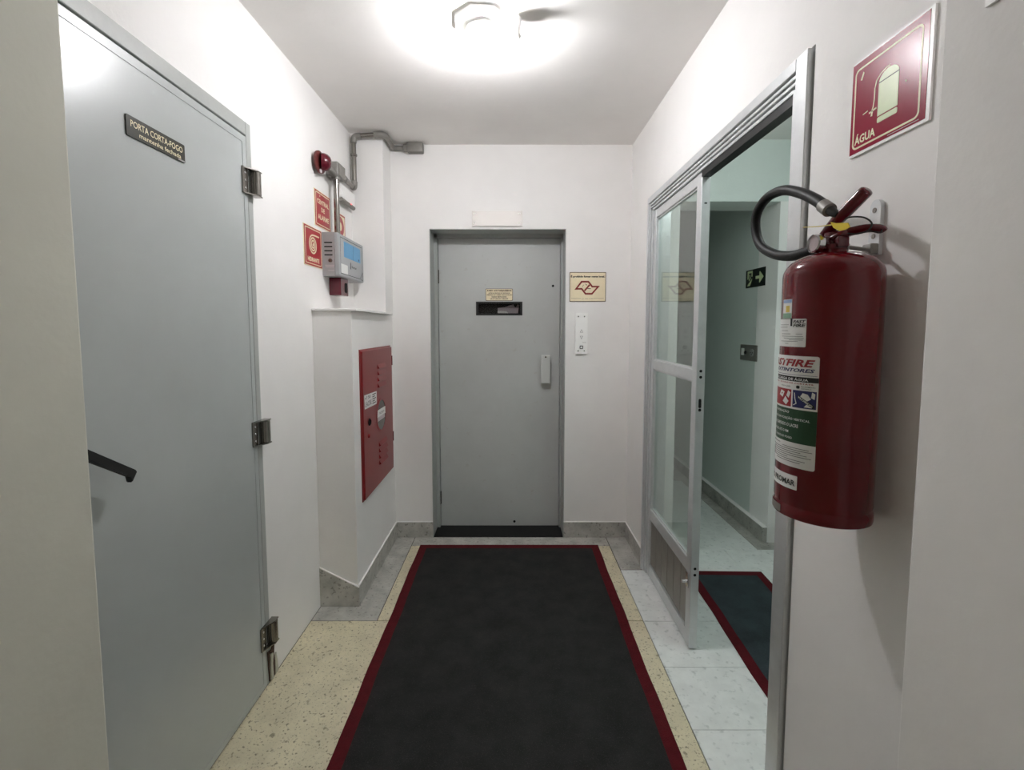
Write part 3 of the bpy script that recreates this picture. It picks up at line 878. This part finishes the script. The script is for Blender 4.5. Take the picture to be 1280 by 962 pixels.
patch(bm, CF, U(21), U(25.5), 1.2978, 1.3040, 0.002, 0.0009, n=3)
obj('caption_lettering', bm, M_ink, ml)
rp = obj('red_panel', patch(B(), CF, U(-34), U(14), 1.2595, 1.2945, 0.0008, 0.0008), M_inkr, ml)
bm = B()
slab(bm, CF, [(U(-1), 1.268), (U(6), 1.262), (U(10), 1.270), (U(4), 1.279)], 0.0006, 0.0012)
slab(bm, CF, [(U(6), 1.281), (U(10), 1.277), (U(13), 1.288), (U(9), 1.292)], 0.0006, 0.0012)
slab(bm, CF, [(U(-10), 1.280), (U(-2), 1.276), (U(2), 1.288), (U(-6), 1.291)], 0.0006, 0.0012)
obj('flame_print', bm, M_paper, rp)
bp = obj('blue_panel', patch(B(), CF, U(16.5), U(46), 1.2595, 1.2945, 0.0008, 0.0008), M_inkb, ml)
bm = B()
stroke(bm, CF, [(U(19), 1.289), (U(20), 1.277), (U(22), 1.268), (U(18), 1.264)], 0.0016, 0.0006, 0.0012)
slab(bm, CF, [(U(26), 1.280), (U(33), 1.272), (U(40), 1.279), (U(36), 1.288), (U(30), 1.290)], 0.0006, 0.0012)
slab(bm, CF, [(U(40), 1.282), (U(44), 1.279), (U(44.5), 1.290), (U(41), 1.293)], 0.0006, 0.0012)
slab(bm, CF, [(U(32), 1.262), (U(42), 1.262), (U(41), 1.269), (U(35), 1.268)], 0.0006, 0.0012)
obj('tool_print', bm, M_paper, bp)
bm = patch(B(), CF, U(24), U(44), 1.279, 1.2855, 0, 0.0014, tilt=-0.62)
bb = obj('ban_strip', bm, M_ink, bp)
obj('lettering', txt(B(), CF, 'PROIBIDO', U(33.5), 1.2822 + 0.62 * U(24), U(17), 0.0045, 0.0018, 0.02, tilt=-0.62), M_paper, bb)
gp = obj('green_panel', patch(B(), CF, U(-55), U(47.5), 1.187, 1.2555, 0, 0.0007), M_inkg, ml)
bm = B()
for s, z_, w in (('MODO DE OPERAÇÃO', 1.2480, 56), ('LEVE AO FOGO NA POSIÇÃO VERTICAL', 1.2350, 84), ('PUXE O PINO ROMPENDO O LACRE', 1.2220, 70), ('APERTE O GATILHO ATÉ O FIM', 1.2090, 56), ('DIRIJA O JATO À BASE DO FOGO', 1.1960, 62)):
    txt(bm, CF, s, U(-44), z_, U(w), 0.0068, 0.0011, 0.012, align='L')
obj('lettering', bm, M_paper, gp)
bm = B()
for k, (a, b) in enumerate(((-30, -4), (2, 40), (-30, 44), (-26, 30), (-30, 38), (-30, 43), (-30, 12), (-30, 36), (-12, 30))):
    patch(bm, CF, U(a), U(b), 1.1805 - k * 0.0042, 1.1813 - k * 0.0042, 0, 0.0009)
obj('fine_print', bm, M_ink, ml)
# owner label
ol = sticker('owner_label', M_paper, -58, 27.5, 1.091, 1.120, 0.001, 0.0004, label='white label reading EDIFÍCIO PROMAR in black')
obj('lettering', txt(B(), CF, 'EDIFÍCIO PROMAR', U(-15), 1.1060, U(80), 0.0150, 0.0009, 0.025), M_ink, ol)
obj('worn_rim_patch', patch(B(), Cy((EC.x, EC.y, 0), 0.0896), U(-34), U(4), 1.034, 1.050, 0.002, 0.0004), M_castg, fx)

fx.location = (0.6725, 1.0005, 1.0190)
fx.scale = (1.0284, 1.0284, 1.0284)

# wall hook of the extinguisher
wb = root('wall_bracket', (XR, 1.012, 1.60), 'flat steel wall bracket holding the fire extinguisher', 'bracket')
F = RW(1.030, 1.572)
bm = slab(B(), F, [(0.030, 0.0), (0.030, 0.100)] + [(0.015 + 0.015 * math.cos(a), 0.100 + 0.016 * math.sin(a)) for a in [PI * k / 8 for k in range(1, 8)]] + [(0.0, 0.100), (0.0, 0.0)], 0.0003, 0.009)
obj('back_plate', bm, M_alu, wb)
for v_ in (0.094, 0.040):
    obj('screw', cyl(B(), F.pt(0.014, v_, 0.0085), (-1, 0, 0), 0.0055, 0.002, 12), M_steel, wb, 40)
bm = tube(B(), bez([(XR - 0.008, 1.010, 1.580), (0.745, 1.004, 1.582), (0.720, 0.998, 1.584), (0.695, 0.992, 1.586)], 5), 0.0042, 10)
box(bm, XR - 0.026, XR - 0.006, 1.000, 1.026, 1.574, 1.596, 0.004, 2)
obj('hook_arm', bm, M_castg, wb, 40)

# ------------------------------------------------------------------ signs
def sign_root(name, label, loc, cat='sign'):
    return root(name, loc, label, cat)
# AGUA
F = RW(1.108, 1.802)
W = 0.206
sg = sign_root('safety_sign', 'large maroon sign reading ÁGUA with a pale extinguisher picture, above the extinguisher', F.pt(W / 2, 0, 0))
obj('plate', slab(B(), F, rect(0, 0, W, 0.205), 0.0005, 0.005), M_wht, sg)
obj('red_face', slab(B(), F, rect(0.001, 0.006, W - 0.008, 0.201), 0.005, 0.0056), M_signw, sg)
obj('border_line', ringf(B(), F, rr(0.009, 0.014, W - 0.021, 0.187, 0.012, 5), rr(0.0128, 0.0178, W - 0.0248, 0.1832, 0.009, 5), 0.0056, 0.0060), M_cream, sg)
bm = B()
arc = [(0.080 + 0.026 * (1 + math.cos(a)) , 0.127 + 0.020 * math.sin(a)) for a in [PI * k / 12 for k in range(13)]]
slab(bm, F, [(0.132, 0.060), (0.132, 0.127)] + arc[1:-1] + [(0.080, 0.127), (0.080, 0.060)], 0.0056, 0.0061)
slab(bm, F, rr(0.080, 0.046, 0.132, 0.0575, 0.003, 3), 0.0056, 0.0061)
obj('extinguisher_picture', bm, M_lumg, sg)
bm = B()
stroke(bm, F, [(0.080, 0.1275), (0.132, 0.1275)], 0.0018, 0.0061, 0.0064)
obj('picture_line', bm, M_ink, sg)
bm = B()
stroke(bm, F, [(0.108, 0.150), (0.098, 0.1500), (0.084, 0.145), (0.073, 0.136), (0.069, 0.122), (0.069, 0.100), (0.067, 0.086), (0.064, 0.080)], 0.0028, 0.0056, 0.0061)
stroke(bm, F, [(0.056, 0.077), (0.076, 0.080)], 0.0035, 0.0056, 0.0061)
stroke(bm, F, [(0.065, 0.080), (0.063, 0.068)], 0.0045, 0.0056, 0.0061)
obj('hose_picture', bm, M_cream, sg)
bm = B()
slab(bm, F, [(0.026, 0.160), (0.030, 0.158), (0.036, 0.172), (0.033, 0.175)], 0.0056, 0.0061)
obj('scratch', bm, M_cream, sg)
obj('scratch', stroke(B(), F, [(0.038, 0.082), (0.052, 0.084)], 0.002, 0.0056, 0.0061), M_cream, sg)
obj('scratch', slab(B(), F, circ(0.150, 0.098, 0.002, 8), 0.0056, 0.0061), M_cream, sg)
obj('lettering', txt(B(), F, 'ÁGUA', 0.046, 0.0345, 0.060, 0.023, 0.0060, 0.03), M_cream, sg)
stroke_bm = stroke(B(), F, [(0.110, 0.0098), (0.185, 0.0102)], 0.0012, 0.0056, 0.0060)
obj('fine_print', stroke_bm, M_cabin, sg)
# white sign on the near right pillar, only its corner shows
F = RW(0.700, 1.869, XPR)
sg = sign_root('wall_notice', 'corner of a white sign with dark print at the top right edge', F.pt(0.1, 0, 0))
obj('plate', slab(B(), F, rect(0, 0, 0.20, 0.20), 0.0005, 0.005), M_wht, sg)
obj('print', slab(B(), F, rect(0.012, 0.012, 0.188, 0.188), 0.005, 0.0054), M_inkg, sg)
# CENTRAL DE ALARME
F = LW(2.379, 1.927)
W, Hh = 0.202, 0.180
sg = sign_root('safety_sign', 'red sign reading CENTRAL DE ALARME left of the steel conduit', F.pt(W / 2, 0, 0))
obj('plate', slab(B(), F, rect(0, 0, W, Hh), 0.0004, 0.0035), M_cream, sg)
obj('red_face', slab(B(), F, rect(0.003, 0.003, W - 0.003, Hh - 0.003), 0.0035, 0.004), M_sign, sg)
obj('border_line', ringf(B(), F, rr(0.013, 0.010, W - 0.010, Hh - 0.010, 0.008), rr(0.0175, 0.0145, W - 0.0145, Hh - 0.0145, 0.006), 0.004, 0.0044), M_cream, sg)
bm = B()
txt(bm, F, 'CENTRAL', W / 2 + .002, 0.127, 0.150, 0.024, 0.0044, 0.03)
txt(bm, F, 'DE', W / 2, 0.091, 0.046, 0.023, 0.0044, 0.03)
txt(bm, F, 'ALARME', W / 2 + .004, 0.052, 0.140, 0.026, 0.0044, 0.03)
slab(bm, F, circ(0.065, 0.156, 0.004, 8), 0.004, 0.0044)
obj('lettering', bm, M_cream, sg)
# HIDRANTE
F = LW(2.243, 1.717)
W, Hh = 0.210, 0.192
sg = sign_root('safety_sign', 'red sign reading HIDRANTE with a pale hose spiral, beside the alarm panel', F.pt(W / 2, 0, 0))
obj('plate', slab(B(), F, rect(0, 0, W, Hh), 0.0004, 0.0035), M_cream, sg)
obj('red_face', slab(B(), F, rect(0.003, 0.003, W - 0.003, Hh - 0.003), 0.0035, 0.004), M_sign, sg)
obj('border_line', ringf(B(), F, rr(0.013, 0.010, W - 0.012, Hh - 0.010, 0.008), rr(0.0175, 0.0145, W - 0.0165, Hh - 0.0145, 0.006), 0.004, 0.0044), M_cream, sg)
bm = B()
sp = []
for k in range(73):
    a = PI / 2 + k * 2 * PI * 3.0 / 72
    r = 0.047 - 0.039 * k / 72
    sp.append((0.102 + r * math.cos(a), 0.105 + r * math.sin(a)))
stroke(bm, F, [(0.176, 0.1535), (0.13, 0.1535), (0.110, 0.1525)] + sp, 0.0074, 0.004, 0.0045)
slab(bm, F, circ(0.102, 0.105, 0.006, 12), 0.004, 0.0045)
obj('hose_spiral', bm, M_cream, sg)
obj('lettering', txt(B(), F, 'HIDRANTE', W / 2 - .002, 0.0335, 0.135, 0.021, 0.0045, 0.05), M_cream, sg)
# third sign, mostly hidden behind the conduit
F = LW(2.640, 1.905)
W, Hh = 0.165, 0.158
sg = sign_root('safety_sign', 'red sign half hidden behind the steel conduit and the alarm panel', F.pt(W / 2, 0, 0))
obj('plate', slab(B(), F, rect(0, 0, W, Hh), 0.0004, 0.0035), M_cream, sg)
obj('red_face', slab(B(), F, rect(0.003, 0.003, W - 0.003, Hh - 0.003), 0.0035, 0.004), M_sign, sg)
obj('cream_field', slab(B(), F, rr(0.012, 0.012, W - 0.012, Hh - 0.012, 0.006), 0.004, 0.0044), M_cream, sg)
obj('red_disc', ringf(B(), F, circ(0.085, 0.085, 0.056, 32), circ(0.085, 0.085, 0.024, 32), 0.0044, 0.0048), M_sign, sg)
# no smoking sign
F = BW(0.378, 1.588)
W, Hh = 0.238, 0.191
sg = sign_root('wall_notice', 'cream no-smoking notice with a red angular emblem right of the lift door', F.pt(W / 2, 0, 0))
obj('plate', slab(B(), F, rr(0, 0, W, Hh, 0.004, 3), 0.0004, 0.003), M_goldd, sg)
obj('cream_face', slab(B(), F, rr(0.004, 0.004, W - 0.004, Hh - 0.004, 0.003, 3), 0.003, 0.0034), M_gold, sg)
def pq(x, y): return ((x - 92) / 905.0 * W, (850 - y) / 745.0 * Hh)
bm = B()
emb = [pq(255, 527), pq(392, 345), pq(560, 345), pq(655, 470), pq(805, 470), pq(650, 650), pq(490, 650), pq(395, 525)]
stroke(bm, F, emb, 0.0105, 0.0034, 0.0038, True)
stroke(bm, F, [pq(590, 425), pq(465, 575)], 0.0105, 0.0034, 0.0039)
obj('emblem', bm, M_dkred, sg)
bm = B()
stroke(bm, F, [pq(540, 520), pq(620, 520)], 0.0045, 0.0034, 0.0040)
obj('cigarette', bm, M_ink, sg)
bm = B()
txt(bm, F, 'É proibido fumar neste local.', W / 2, Hh - 0.0285, 0.222, 0.0185, 0.0038, 0.05)
obj('lettering', bm, M_ink, sg)
bm = B()
obj('smoke_curl', stroke(bm, F, [pq(475, 395), pq(500, 430), pq(520, 410), pq(525, 445)], 0.002, 0.0034, 0.0037), M_goldd, sg)
obj('smoke_curl', stroke(B(), F, [pq(420, 480), pq(425, 440), pq(455, 425)], 0.002, 0.0034, 0.0037), M_goldd, sg)
obj('rule_line', stroke(B(), F, [(0.010, 0.022), (0.075, 0.022)], 0.0014, 0.0034, 0.0037), M_goldd, sg)
obj('rule_line', stroke(B(), F, [(0.155, 0.022), (0.225, 0.022)], 0.0014, 0.0034, 0.0037), M_goldd, sg)
obj('fine_print', txt(B(), F, 'Lei nº 13.541, de 2009', 0.117, 0.0195, 0.072, 0.006, 0.0037, 0.0), M_goldd, sg)
# exit sign in the corridor
F = Fr((1.69, 3.430, 1.700), (0, -1, 0))
W, Hh = 0.257, 0.124
sg = sign_root('exit_sign', 'dark green exit sign with running figure and arrow on the corridor wall', F.pt(W / 2, 0, 0))
obj('plate', slab(B(), F, rect(0, 0, W, Hh), 0.0004, 0.004), M_dksign, sg)
bm = B()
slab(bm, F, [(0.135, 0.053), (0.185, 0.053), (0.185, 0.028), (0.190, 0.024), (0.240, 0.062), (0.190, 0.102), (0.185, 0.097), (0.185, 0.073), (0.135, 0.073)], 0.004, 0.0046)
obj('arrow', bm, M_lumg, sg)
bm = B()
stroke(bm, F, [(0.030, 0.060), (0.030, 0.108), (0.085, 0.108), (0.085, 0.075)], 0.014, 0.004, 0.0046)
slab(bm, F, [(0.022, 0.012), (0.060, 0.012), (0.086, 0.050), (0.086, 0.062), (0.060, 0.040), (0.040, 0.030)], 0.004, 0.0046)
stroke(bm, F, [(0.052, 0.090), (0.060, 0.066), (0.046, 0.050)], 0.010, 0.004, 0.0046)
obj('running_figure', bm, M_lumg, sg)
# switch plate in the corridor
F = Fr((1.69, 3.475, 1.185), (0, -1, 0))
sw = root('switch_plate', F.pt(0.118, 0, 0), 'grey switch and socket plate on the corridor wall below the exit sign', 'switch')
obj('plate', slab(B(), F, rr(0, 0, 0.236, 0.112, 0.004, 2), 0.0004, 0.005), M_alud, sw)
obj('rocker', slab(B(), F, rr(0.025, 0.035, 0.060, 0.085, 0.004, 2), 0.005, 0.010), M_wht, sw)
obj('knob', cyl(B(), F.pt(0.082, 0.056, 0.005), (-1, 0, 0), 0.013, 0.008, 16, .002), M_black, sw, 40)
obj('socket', cyl(B(), F.pt(0.168, 0.058, 0.005), (-1, 0, 0), 0.026, 0.003, 20), M_panel, sw, 40)
for du, dv in ((-.012, 0), (.012, 0), (0, -.012)):
    obj('socket_hole', cyl(B(), F.pt(0.168 + du, 0.058 + dv, 0.0079), (-1, 0, 0), 0.0045, 0.0006, 10), M_hole, sw)

# ------------------------------------------------------------------ lift fittings on the back wall
F = BW(-0.256, 2.071)
ip = root('indicator_plate', F.pt(0.163, 0, 0), 'blank satin metal plate with four screws above the lift door', 'plate')
bm = slab(B(), F, rect(0, 0, 0.326, 0.097), 0.0004, 0.012)
bmesh.ops.bevel(bm, geom=bm.edges[:], offset=0.002, segments=2, affect='EDGES')
obj('plate', bm, M_sat, ip)
for u in (0.018, 0.306):
    for v in (0.020, 0.080):
        obj('screw', cyl(B(), F.pt(u, v, 0.0115), (0, -1, 0), 0.0048, 0.0018, 12), M_steel, ip, 40)
F = BW(0.417, 1.243)
cp = root('call_panel', F.pt(0.041, 0, 0), 'white lift call panel with arrows and a button right of the lift door', 'button panel')
bm = slab(B(), F, rect(0, 0, 0.082, 0.272), 0.0004, 0.012)
bmesh.ops.bevel(bm, geom=bm.edges[:], offset=0.0025, segments=2, affect='EDGES')
obj('plate', bm, M_wht, cp)
for u in (0.020, 0.060):
    for v in (0.024, 0.248):
        obj('screw', cyl(B(), F.pt(u, v, 0.0115), (0, -1, 0), 0.0040, 0.0018, 12), M_steel, cp, 40)
tri = lambda v, s: [(0.041 - .0085, v - s * .008), (0.041 + .0085, v - s * .008), (0.041, v + s * .010)]
obj('arrow', stroke(B(), F, tri(0.153, 1), 0.0026, 0.0118, 0.0126, True), M_panel, cp)
obj('arrow', stroke(B(), F, tri(0.112, -1), 0.0026, 0.0118, 0.0126, True), M_panel, cp)
bt_ = obj('call_button', slab(B(), F, rr(0.030, 0.036, 0.052, 0.058, 0.004, 3), 0.0118, 0.0150), M_ink, cp, label='small square call button with a dark rim')
obj('button_cap', slab(B(), F, rr(0.0345, 0.0405, 0.0475, 0.0535, 0.002, 2), 0.0150, 0.0165), M_wht, bt_)
obj('maker_mark', slab(B(), F, rect(0.048, 0.077, 0.072, 0.0795), 0.0119, 0.0125), M_panel, cp)

# ------------------------------------------------------------------ hydrant cabinet
XS = XC - 0.004
F = LW(2.405, 0.500, XS - 0.011)
W, Hh = 0.622, 0.812
hc = root('hydrant_cabinet', F.pt(W / 2, 0, 0), 'flat red hydrant cabinet door set in the low white wall', 'cabinet')
obj('frame', slab(B(), F, rect(0, 0, W, Hh), 0.0003, 0.010), M_red, hc)
bm = slab(B(), F, rect(0.006, 0.006, W - 0.006, Hh - 0.006), 0.010, 0.026)
bmesh.ops.bevel(bm, geom=[e for e in bm.edges if all(abs((v.co - F.o).dot(F.n) - 0.026) < 1e-5 for v in e.verts)], offset=0.010, segments=3, affect='EDGES')
dr = obj('door', bm, M_red, hc)
for z0 in (0.575, 0.125):
    for k in range(4):
        bm = B()
        v = z0 + k * 0.036
        P0 = [F.pt(0.285, v, 0.026), F.pt(0.285, v + 0.026, 0.026), F.pt(0.285, v + 0.003, 0.037)]
        prism(bm, P0, F.u * 0.160)
        obj('louver', bm, M_red, dr)
obj('window_rim', ringf(B(), F, circ(0.345, 0.408, 0.100, 36), circ(0.345, 0.408, 0.088, 36), 0.025, 0.0285), M_red, dr)
wg = obj('window_glass', slab(B(), F, circ(0.345, 0.408, 0.090, 36), 0.0258, 0.0268), M_hydg, dr, label='round grey inspection window')
ws = obj('window_sticker', slab(B(), F, rect(0.262, 0.404, 0.422, 0.446), 0.0268, 0.0290), M_paper, dr)
bm = B()
txt(bm, F, 'INCÊNDIO', 0.345, 0.426, 0.10, 0.016, 0.0294, 0.0)
obj('lettering', bm, M_ink, ws)
obj('sticker_foot', slab(B(), F, rect(0.266, 0.382, 0.410, 0.402), 0.0268, 0.0288), M_cabin, dr)
ss = obj('seal_sticker', slab(B(), F, [(0.036, 0.492), (0.252, 0.488), (0.256, 0.560), (0.030, 0.567)][::1], 0.026, 0.0266), M_paper, dr, label='white paper sticker with dark print')
bm = B()
txt(bm, F, 'nº 50', 0.092, 0.549, 0.090, 0.016, 0.0269, 0.01)
txt(bm, F, 'LACRE', 0.100, 0.515, 0.110, 0.026, 0.0269, 0.0)
for k in range(5):
    slab(bm, F, rect(0.172, 0.500 + k * 0.012, 0.238 - (k % 2) * 0.018, 0.505 + k * 0.012), 0.0266, 0.0269)
obj('lettering', bm, M_ink, ss)
obj('latch', lathe(B(), F.pt(0.108, 0.412, 0.026), (1, 0, 0), [(0.020, 0), (0.020, 0.004), (0.014, 0.008), (0.013, 0.002), (0, 0.002)], 20), M_hole, dr, 40)
obj('latch', lathe(B(), F.pt(0.090, 0.340, 0.026), (1, 0, 0), [(0.012, 0), (0.010, 0.010), (0, 0.012)], 14), M_red, dr, 40)
for v in (0.68, 0.19):
    obj('hinge', cyl(B(), F.pt(W - 0.012, v, 0.022), (0, 0, 1), 0.008, 0.06, 12), M_valve, hc, 40)

# ------------------------------------------------------------------ alarm panel and friends on the left wall
F = LW(2.462, 1.686)
W, Hh, D = 0.412, 0.222, 0.080
ap = root('alarm_control_box', F.pt(W / 2, 0, 0), 'grey fire alarm control box with a blue display label', 'control box')
bm = slab(B(), F, rect(0, 0, W, Hh), 0.0003, D - 0.016)
obj('case', bm, M_panel, ap)
bm = slab(B(), F, rr(0.001, 0.001, W - 0.001, Hh - 0.001, 0.006, 3), D - 0.014, D + 0.004)
bmesh.ops.bevel(bm, geom=[e for e in bm.edges if all((v.co - F.o).dot(F.n) > D for v in e.verts)], offset=0.004, segments=2, affect='EDGES')
lid = obj('lid', bm, M_panelf, ap, 40)
obj('lid_groove', ringf(B(), F, [(0.385, 0.205), (0.03, 0.205), (0.03, 0.016), (0.345, 0.016), (0.385, 0.060)], [(0.382, 0.202), (0.033, 0.202), (0.033, 0.019), (0.344, 0.019), (0.382, 0.062)], D + 0.0035, D + 0.0043), M_black, lid)
obj('corner_mark', stroke(B(), F, [(0.355, 0.014), (0.395, 0.058), (0.395, 0.014)], 0.003, D + 0.0035, D + 0.0044, True), M_black, lid)
dl = obj('display_label', slab(B(), F, rect(0.082, 0.108, 0.352, 0.190), D + 0.0038, D + 0.0045), M_blue, lid, label='sky blue display label')
bm = stroke(B(), F, [(0.232, 0.110), (0.232, 0.188)], 0.0016, D + .0045, D + .0048)
obj('label_line', bm, M_inkb, dl)
obj('label_dot', slab(B(), F, circ(0.325, 0.122, 0.007, 10), D + .0045, D + .0048), M_inkb, dl)
obj('white_sticker', slab(B(), F, rr(0.035, 0.020, 0.135, 0.068, 0.003, 2), D + 0.0038, D + 0.0046), M_paper, lid)
bm = B()
slab(bm, F, [(0.176, 0.058), (0.188, 0.052), (0.190, 0.088), (0.182, 0.094)], D + 0.0038, D + 0.0044)
txt(bm, F, 'ilumac', 0.240, 0.070, 0.080, 0.014, D + 0.0044, 0.02)
obj('lettering', bm, M_ink, lid)
FS = Fr(F.pt(0, 0, 0.0), (1, 0, 0))         # near side of the case, facing the viewer
for k in range(4):
    obj('vent_slot', slab(B(), FS, rr(0.012, 0.166 - k * 0.021, 0.054, 0.172 - k * 0.021, 0.0028, 3), -0.001, 0.0008), M_hole, ap)
obj('key_lock', lathe(B(), FS.pt(0.042, 0.078, 0), (0, -1, 0), [(0.010, 0), (0.010, 0.003), (0.007, 0.004), (0.006, 0.002), (0, 0.002)], 18), M_steel, ap, 40)
bm = slab(B(), FS, rect(0.014, 0.052, 0.062, 0.055), -0.0005, 0.0006)
slab(bm, FS, rect(0.016, 0.044, 0.060, 0.0475), -0.0005, 0.0006)
slab(bm, FS, rect(0.030, 0.026, 0.062, 0.0285), -0.0005, 0.0006)
obj('side_print', bm, M_cabin, ap)
# red sounder under the panel
F = LW(2.545, 1.592)
rs = root('alarm_sounder', F.pt(0.05, 0, 0), 'small dark red sounder box under the grey alarm panel', 'sounder')
bm = slab(B(), F, rr(0, 0, 0.110, 0.094, 0.008, 3), 0.0004, 0.064)
obj('case', bm, M_siren, rs, 50)
obj('mouth', slab(B(), F, rr(0.055, 0.018, 0.095, 0.070, 0.012, 4), 0.062, 0.0655), M_hole, rs)
# siren bell
sc = Vector((XL + 0.018, 2.405, 2.236))
sr = root('siren_bell', sc, 'round dark red siren bell beside the conduit junction box', 'siren')
obj('flange', lathe(B(), sc, (1, -0.10, 0), [(0.046, 0), (0.054, 0.003), (0.054, 0.010), (0.046, 0.014)], 28), M_sirend, sr, 40)
bm = lathe(B(), sc + Vector((0.012, 0, 0.002)), (1, 0.45, 0), [(0.042, 0), (0.043, 0.014), (0.039, 0.030), (0.027, 0.044), (0.011, 0.049), (0, 0.050)], 28)
obj('dome', bm, M_siren, sr, 45)
obj('spot', cyl(B(), sc + Vector((0.013, -0.012, -0.046)), (1, -.1, 0), 0.010, 0.004, 14), M_cabin, sr, 40)
obj('stem', tube(B(), [sc + Vector((0.030, 0.03, -0.010)), sc + Vector((0.036, 0.120, -0.022))], 0.016, 12), M_castg, sr, 40)
# emergency light below the conduit
F = LW(2.672, 2.122)
el = root('emergency_light', F.pt(0.115, 0, 0), 'slim white emergency light with a red indicator under the conduit', 'emergency light')
bm = slab(B(), F, rect(0, 0.016, 0.226, 0.094), 0.0004, 0.034)
bmesh.ops.bevel(bm, geom=bm.edges[:], offset=0.004, segments=2, affect='EDGES')
obj('case', bm, M_wht, el, 40)
obj('lens', tube(B(), [F.pt(0.004, 0.010, 0.026), F.pt(0.222, 0.010, 0.026)], 0.012, 12), M_castg, el, 40)
obj('indicator', lathe(B(), F.pt(0.150, 0.016, 0.036), (1, 0, -.3), [(0.004, 0), (0.003, 0.002), (0, 0.003)], 10), M_led, el, 40)

# steel conduit run
cr = root('conduit', (XL + 0.045, 2.56, 1.91), 'galvanised steel conduit with junction box running from the alarm panel to the ceiling', 'conduit')
XP = XL + 0.048
obj('pipe', tube(B(), [(XP, 2.556, 1.905), (XP, 2.556, 2.215)], 0.0145, 16), M_steel, cr, 40)
bm = box(B(), XP - 0.044, XP + 0.020, 2.536, 2.640, 2.208, 2.288, 0.010, 3)
jb = obj('junction_box', bm, M_castg, cr, 40)
obj('collar', cyl(B(), (XP, 2.556, 2.196), (0, 0, 1), 0.020, 0.016, 18, .002), M_castg, jb, 40)
obj('box_cover', box(B(), XP + 0.019, XP + 0.024, 2.545, 2.632, 2.216, 2.280, 0.002, 1), M_steel, jb)
obj('pipe', tube(B(), [(XP - 0.010, 2.636, 2.250), (XP - 0.014, 2.872, 2.250)], 0.0145, 16), M_steel, cr, 40)
obj('collar', cyl(B(), (XP - 0.011, 2.690, 2.250), (0, 1, 0), 0.019, 0.03, 18, .002), M_castg, cr, 40)
XQ, YQ = XP - 0.014, 2.898
obj('elbow', tube(B(), bez([(XQ, 2.858, 2.250), (XQ, 2.880, 2.251), (XQ, 2.894, 2.262), (XQ, YQ, 2.290)], 5), 0.017, 16), M_castg, cr, 50)
obj('pipe', tube(B(), [(XQ, YQ, 2.285), (XQ, YQ, 2.525)], 0.0138, 16), M_steel, cr, 40)
obj('coupling', cyl(B(), (XQ, YQ, 2.438), (0, 0, 1), 0.0195, 0.012, 18, .002), M_steel, cr, 40)
obj('elbow', tube(B(), bez([(XQ, YQ, 2.515), (XQ + 0.002, YQ, 2.540), (XQ + 0.014, YQ, 2.553), (XQ + 0.045, YQ, 2.556)], 5), 0.017, 16), M_castg, cr, 50)
XT = XC + 0.022
obj('pipe', tube(B(), [(XQ + 0.040, YQ, 2.556), (XT - 0.055, YQ, 2.561)], 0.0145, 16), M_steel, cr, 40)
obj('elbow', tube(B(), bez([(XT - 0.060, YQ, 2.561), (XT - 0.02, YQ, 2.562), (XT, YQ + 0.02, 2.562), (XT, YQ + 0.06, 2.562)], 5), 0.019, 16), M_castg, cr, 50)
obj('pipe', tube(B(), [(XT, YQ + 0.055, 2.562), (XT, 3.06, 2.560)], 0.0155, 16), M_castg, cr, 40)
obj('elbow', tube(B(), bez([(XT, 3.050, 2.560), (XT, 3.076, 2.558), (XT + 0.016, 3.090, 2.556), (XT + 0.085, 3.090, 2.555)], 5), 0.017, 16), M_castg, cr, 50)
bm = cyl(B(), (XT + 0.070, 3.090, 2.555), (1, 0, 0), 0.024, 0.03, 18, .003)
obj('collar', bm, M_castg, cr, 40)
obj('end_box', box(B(), XT + 0.096, XT + 0.196, 3.058, YB - 0.0005, 2.524, ZC - 0.0005, 0.006, 2), M_castg, cr, 40)
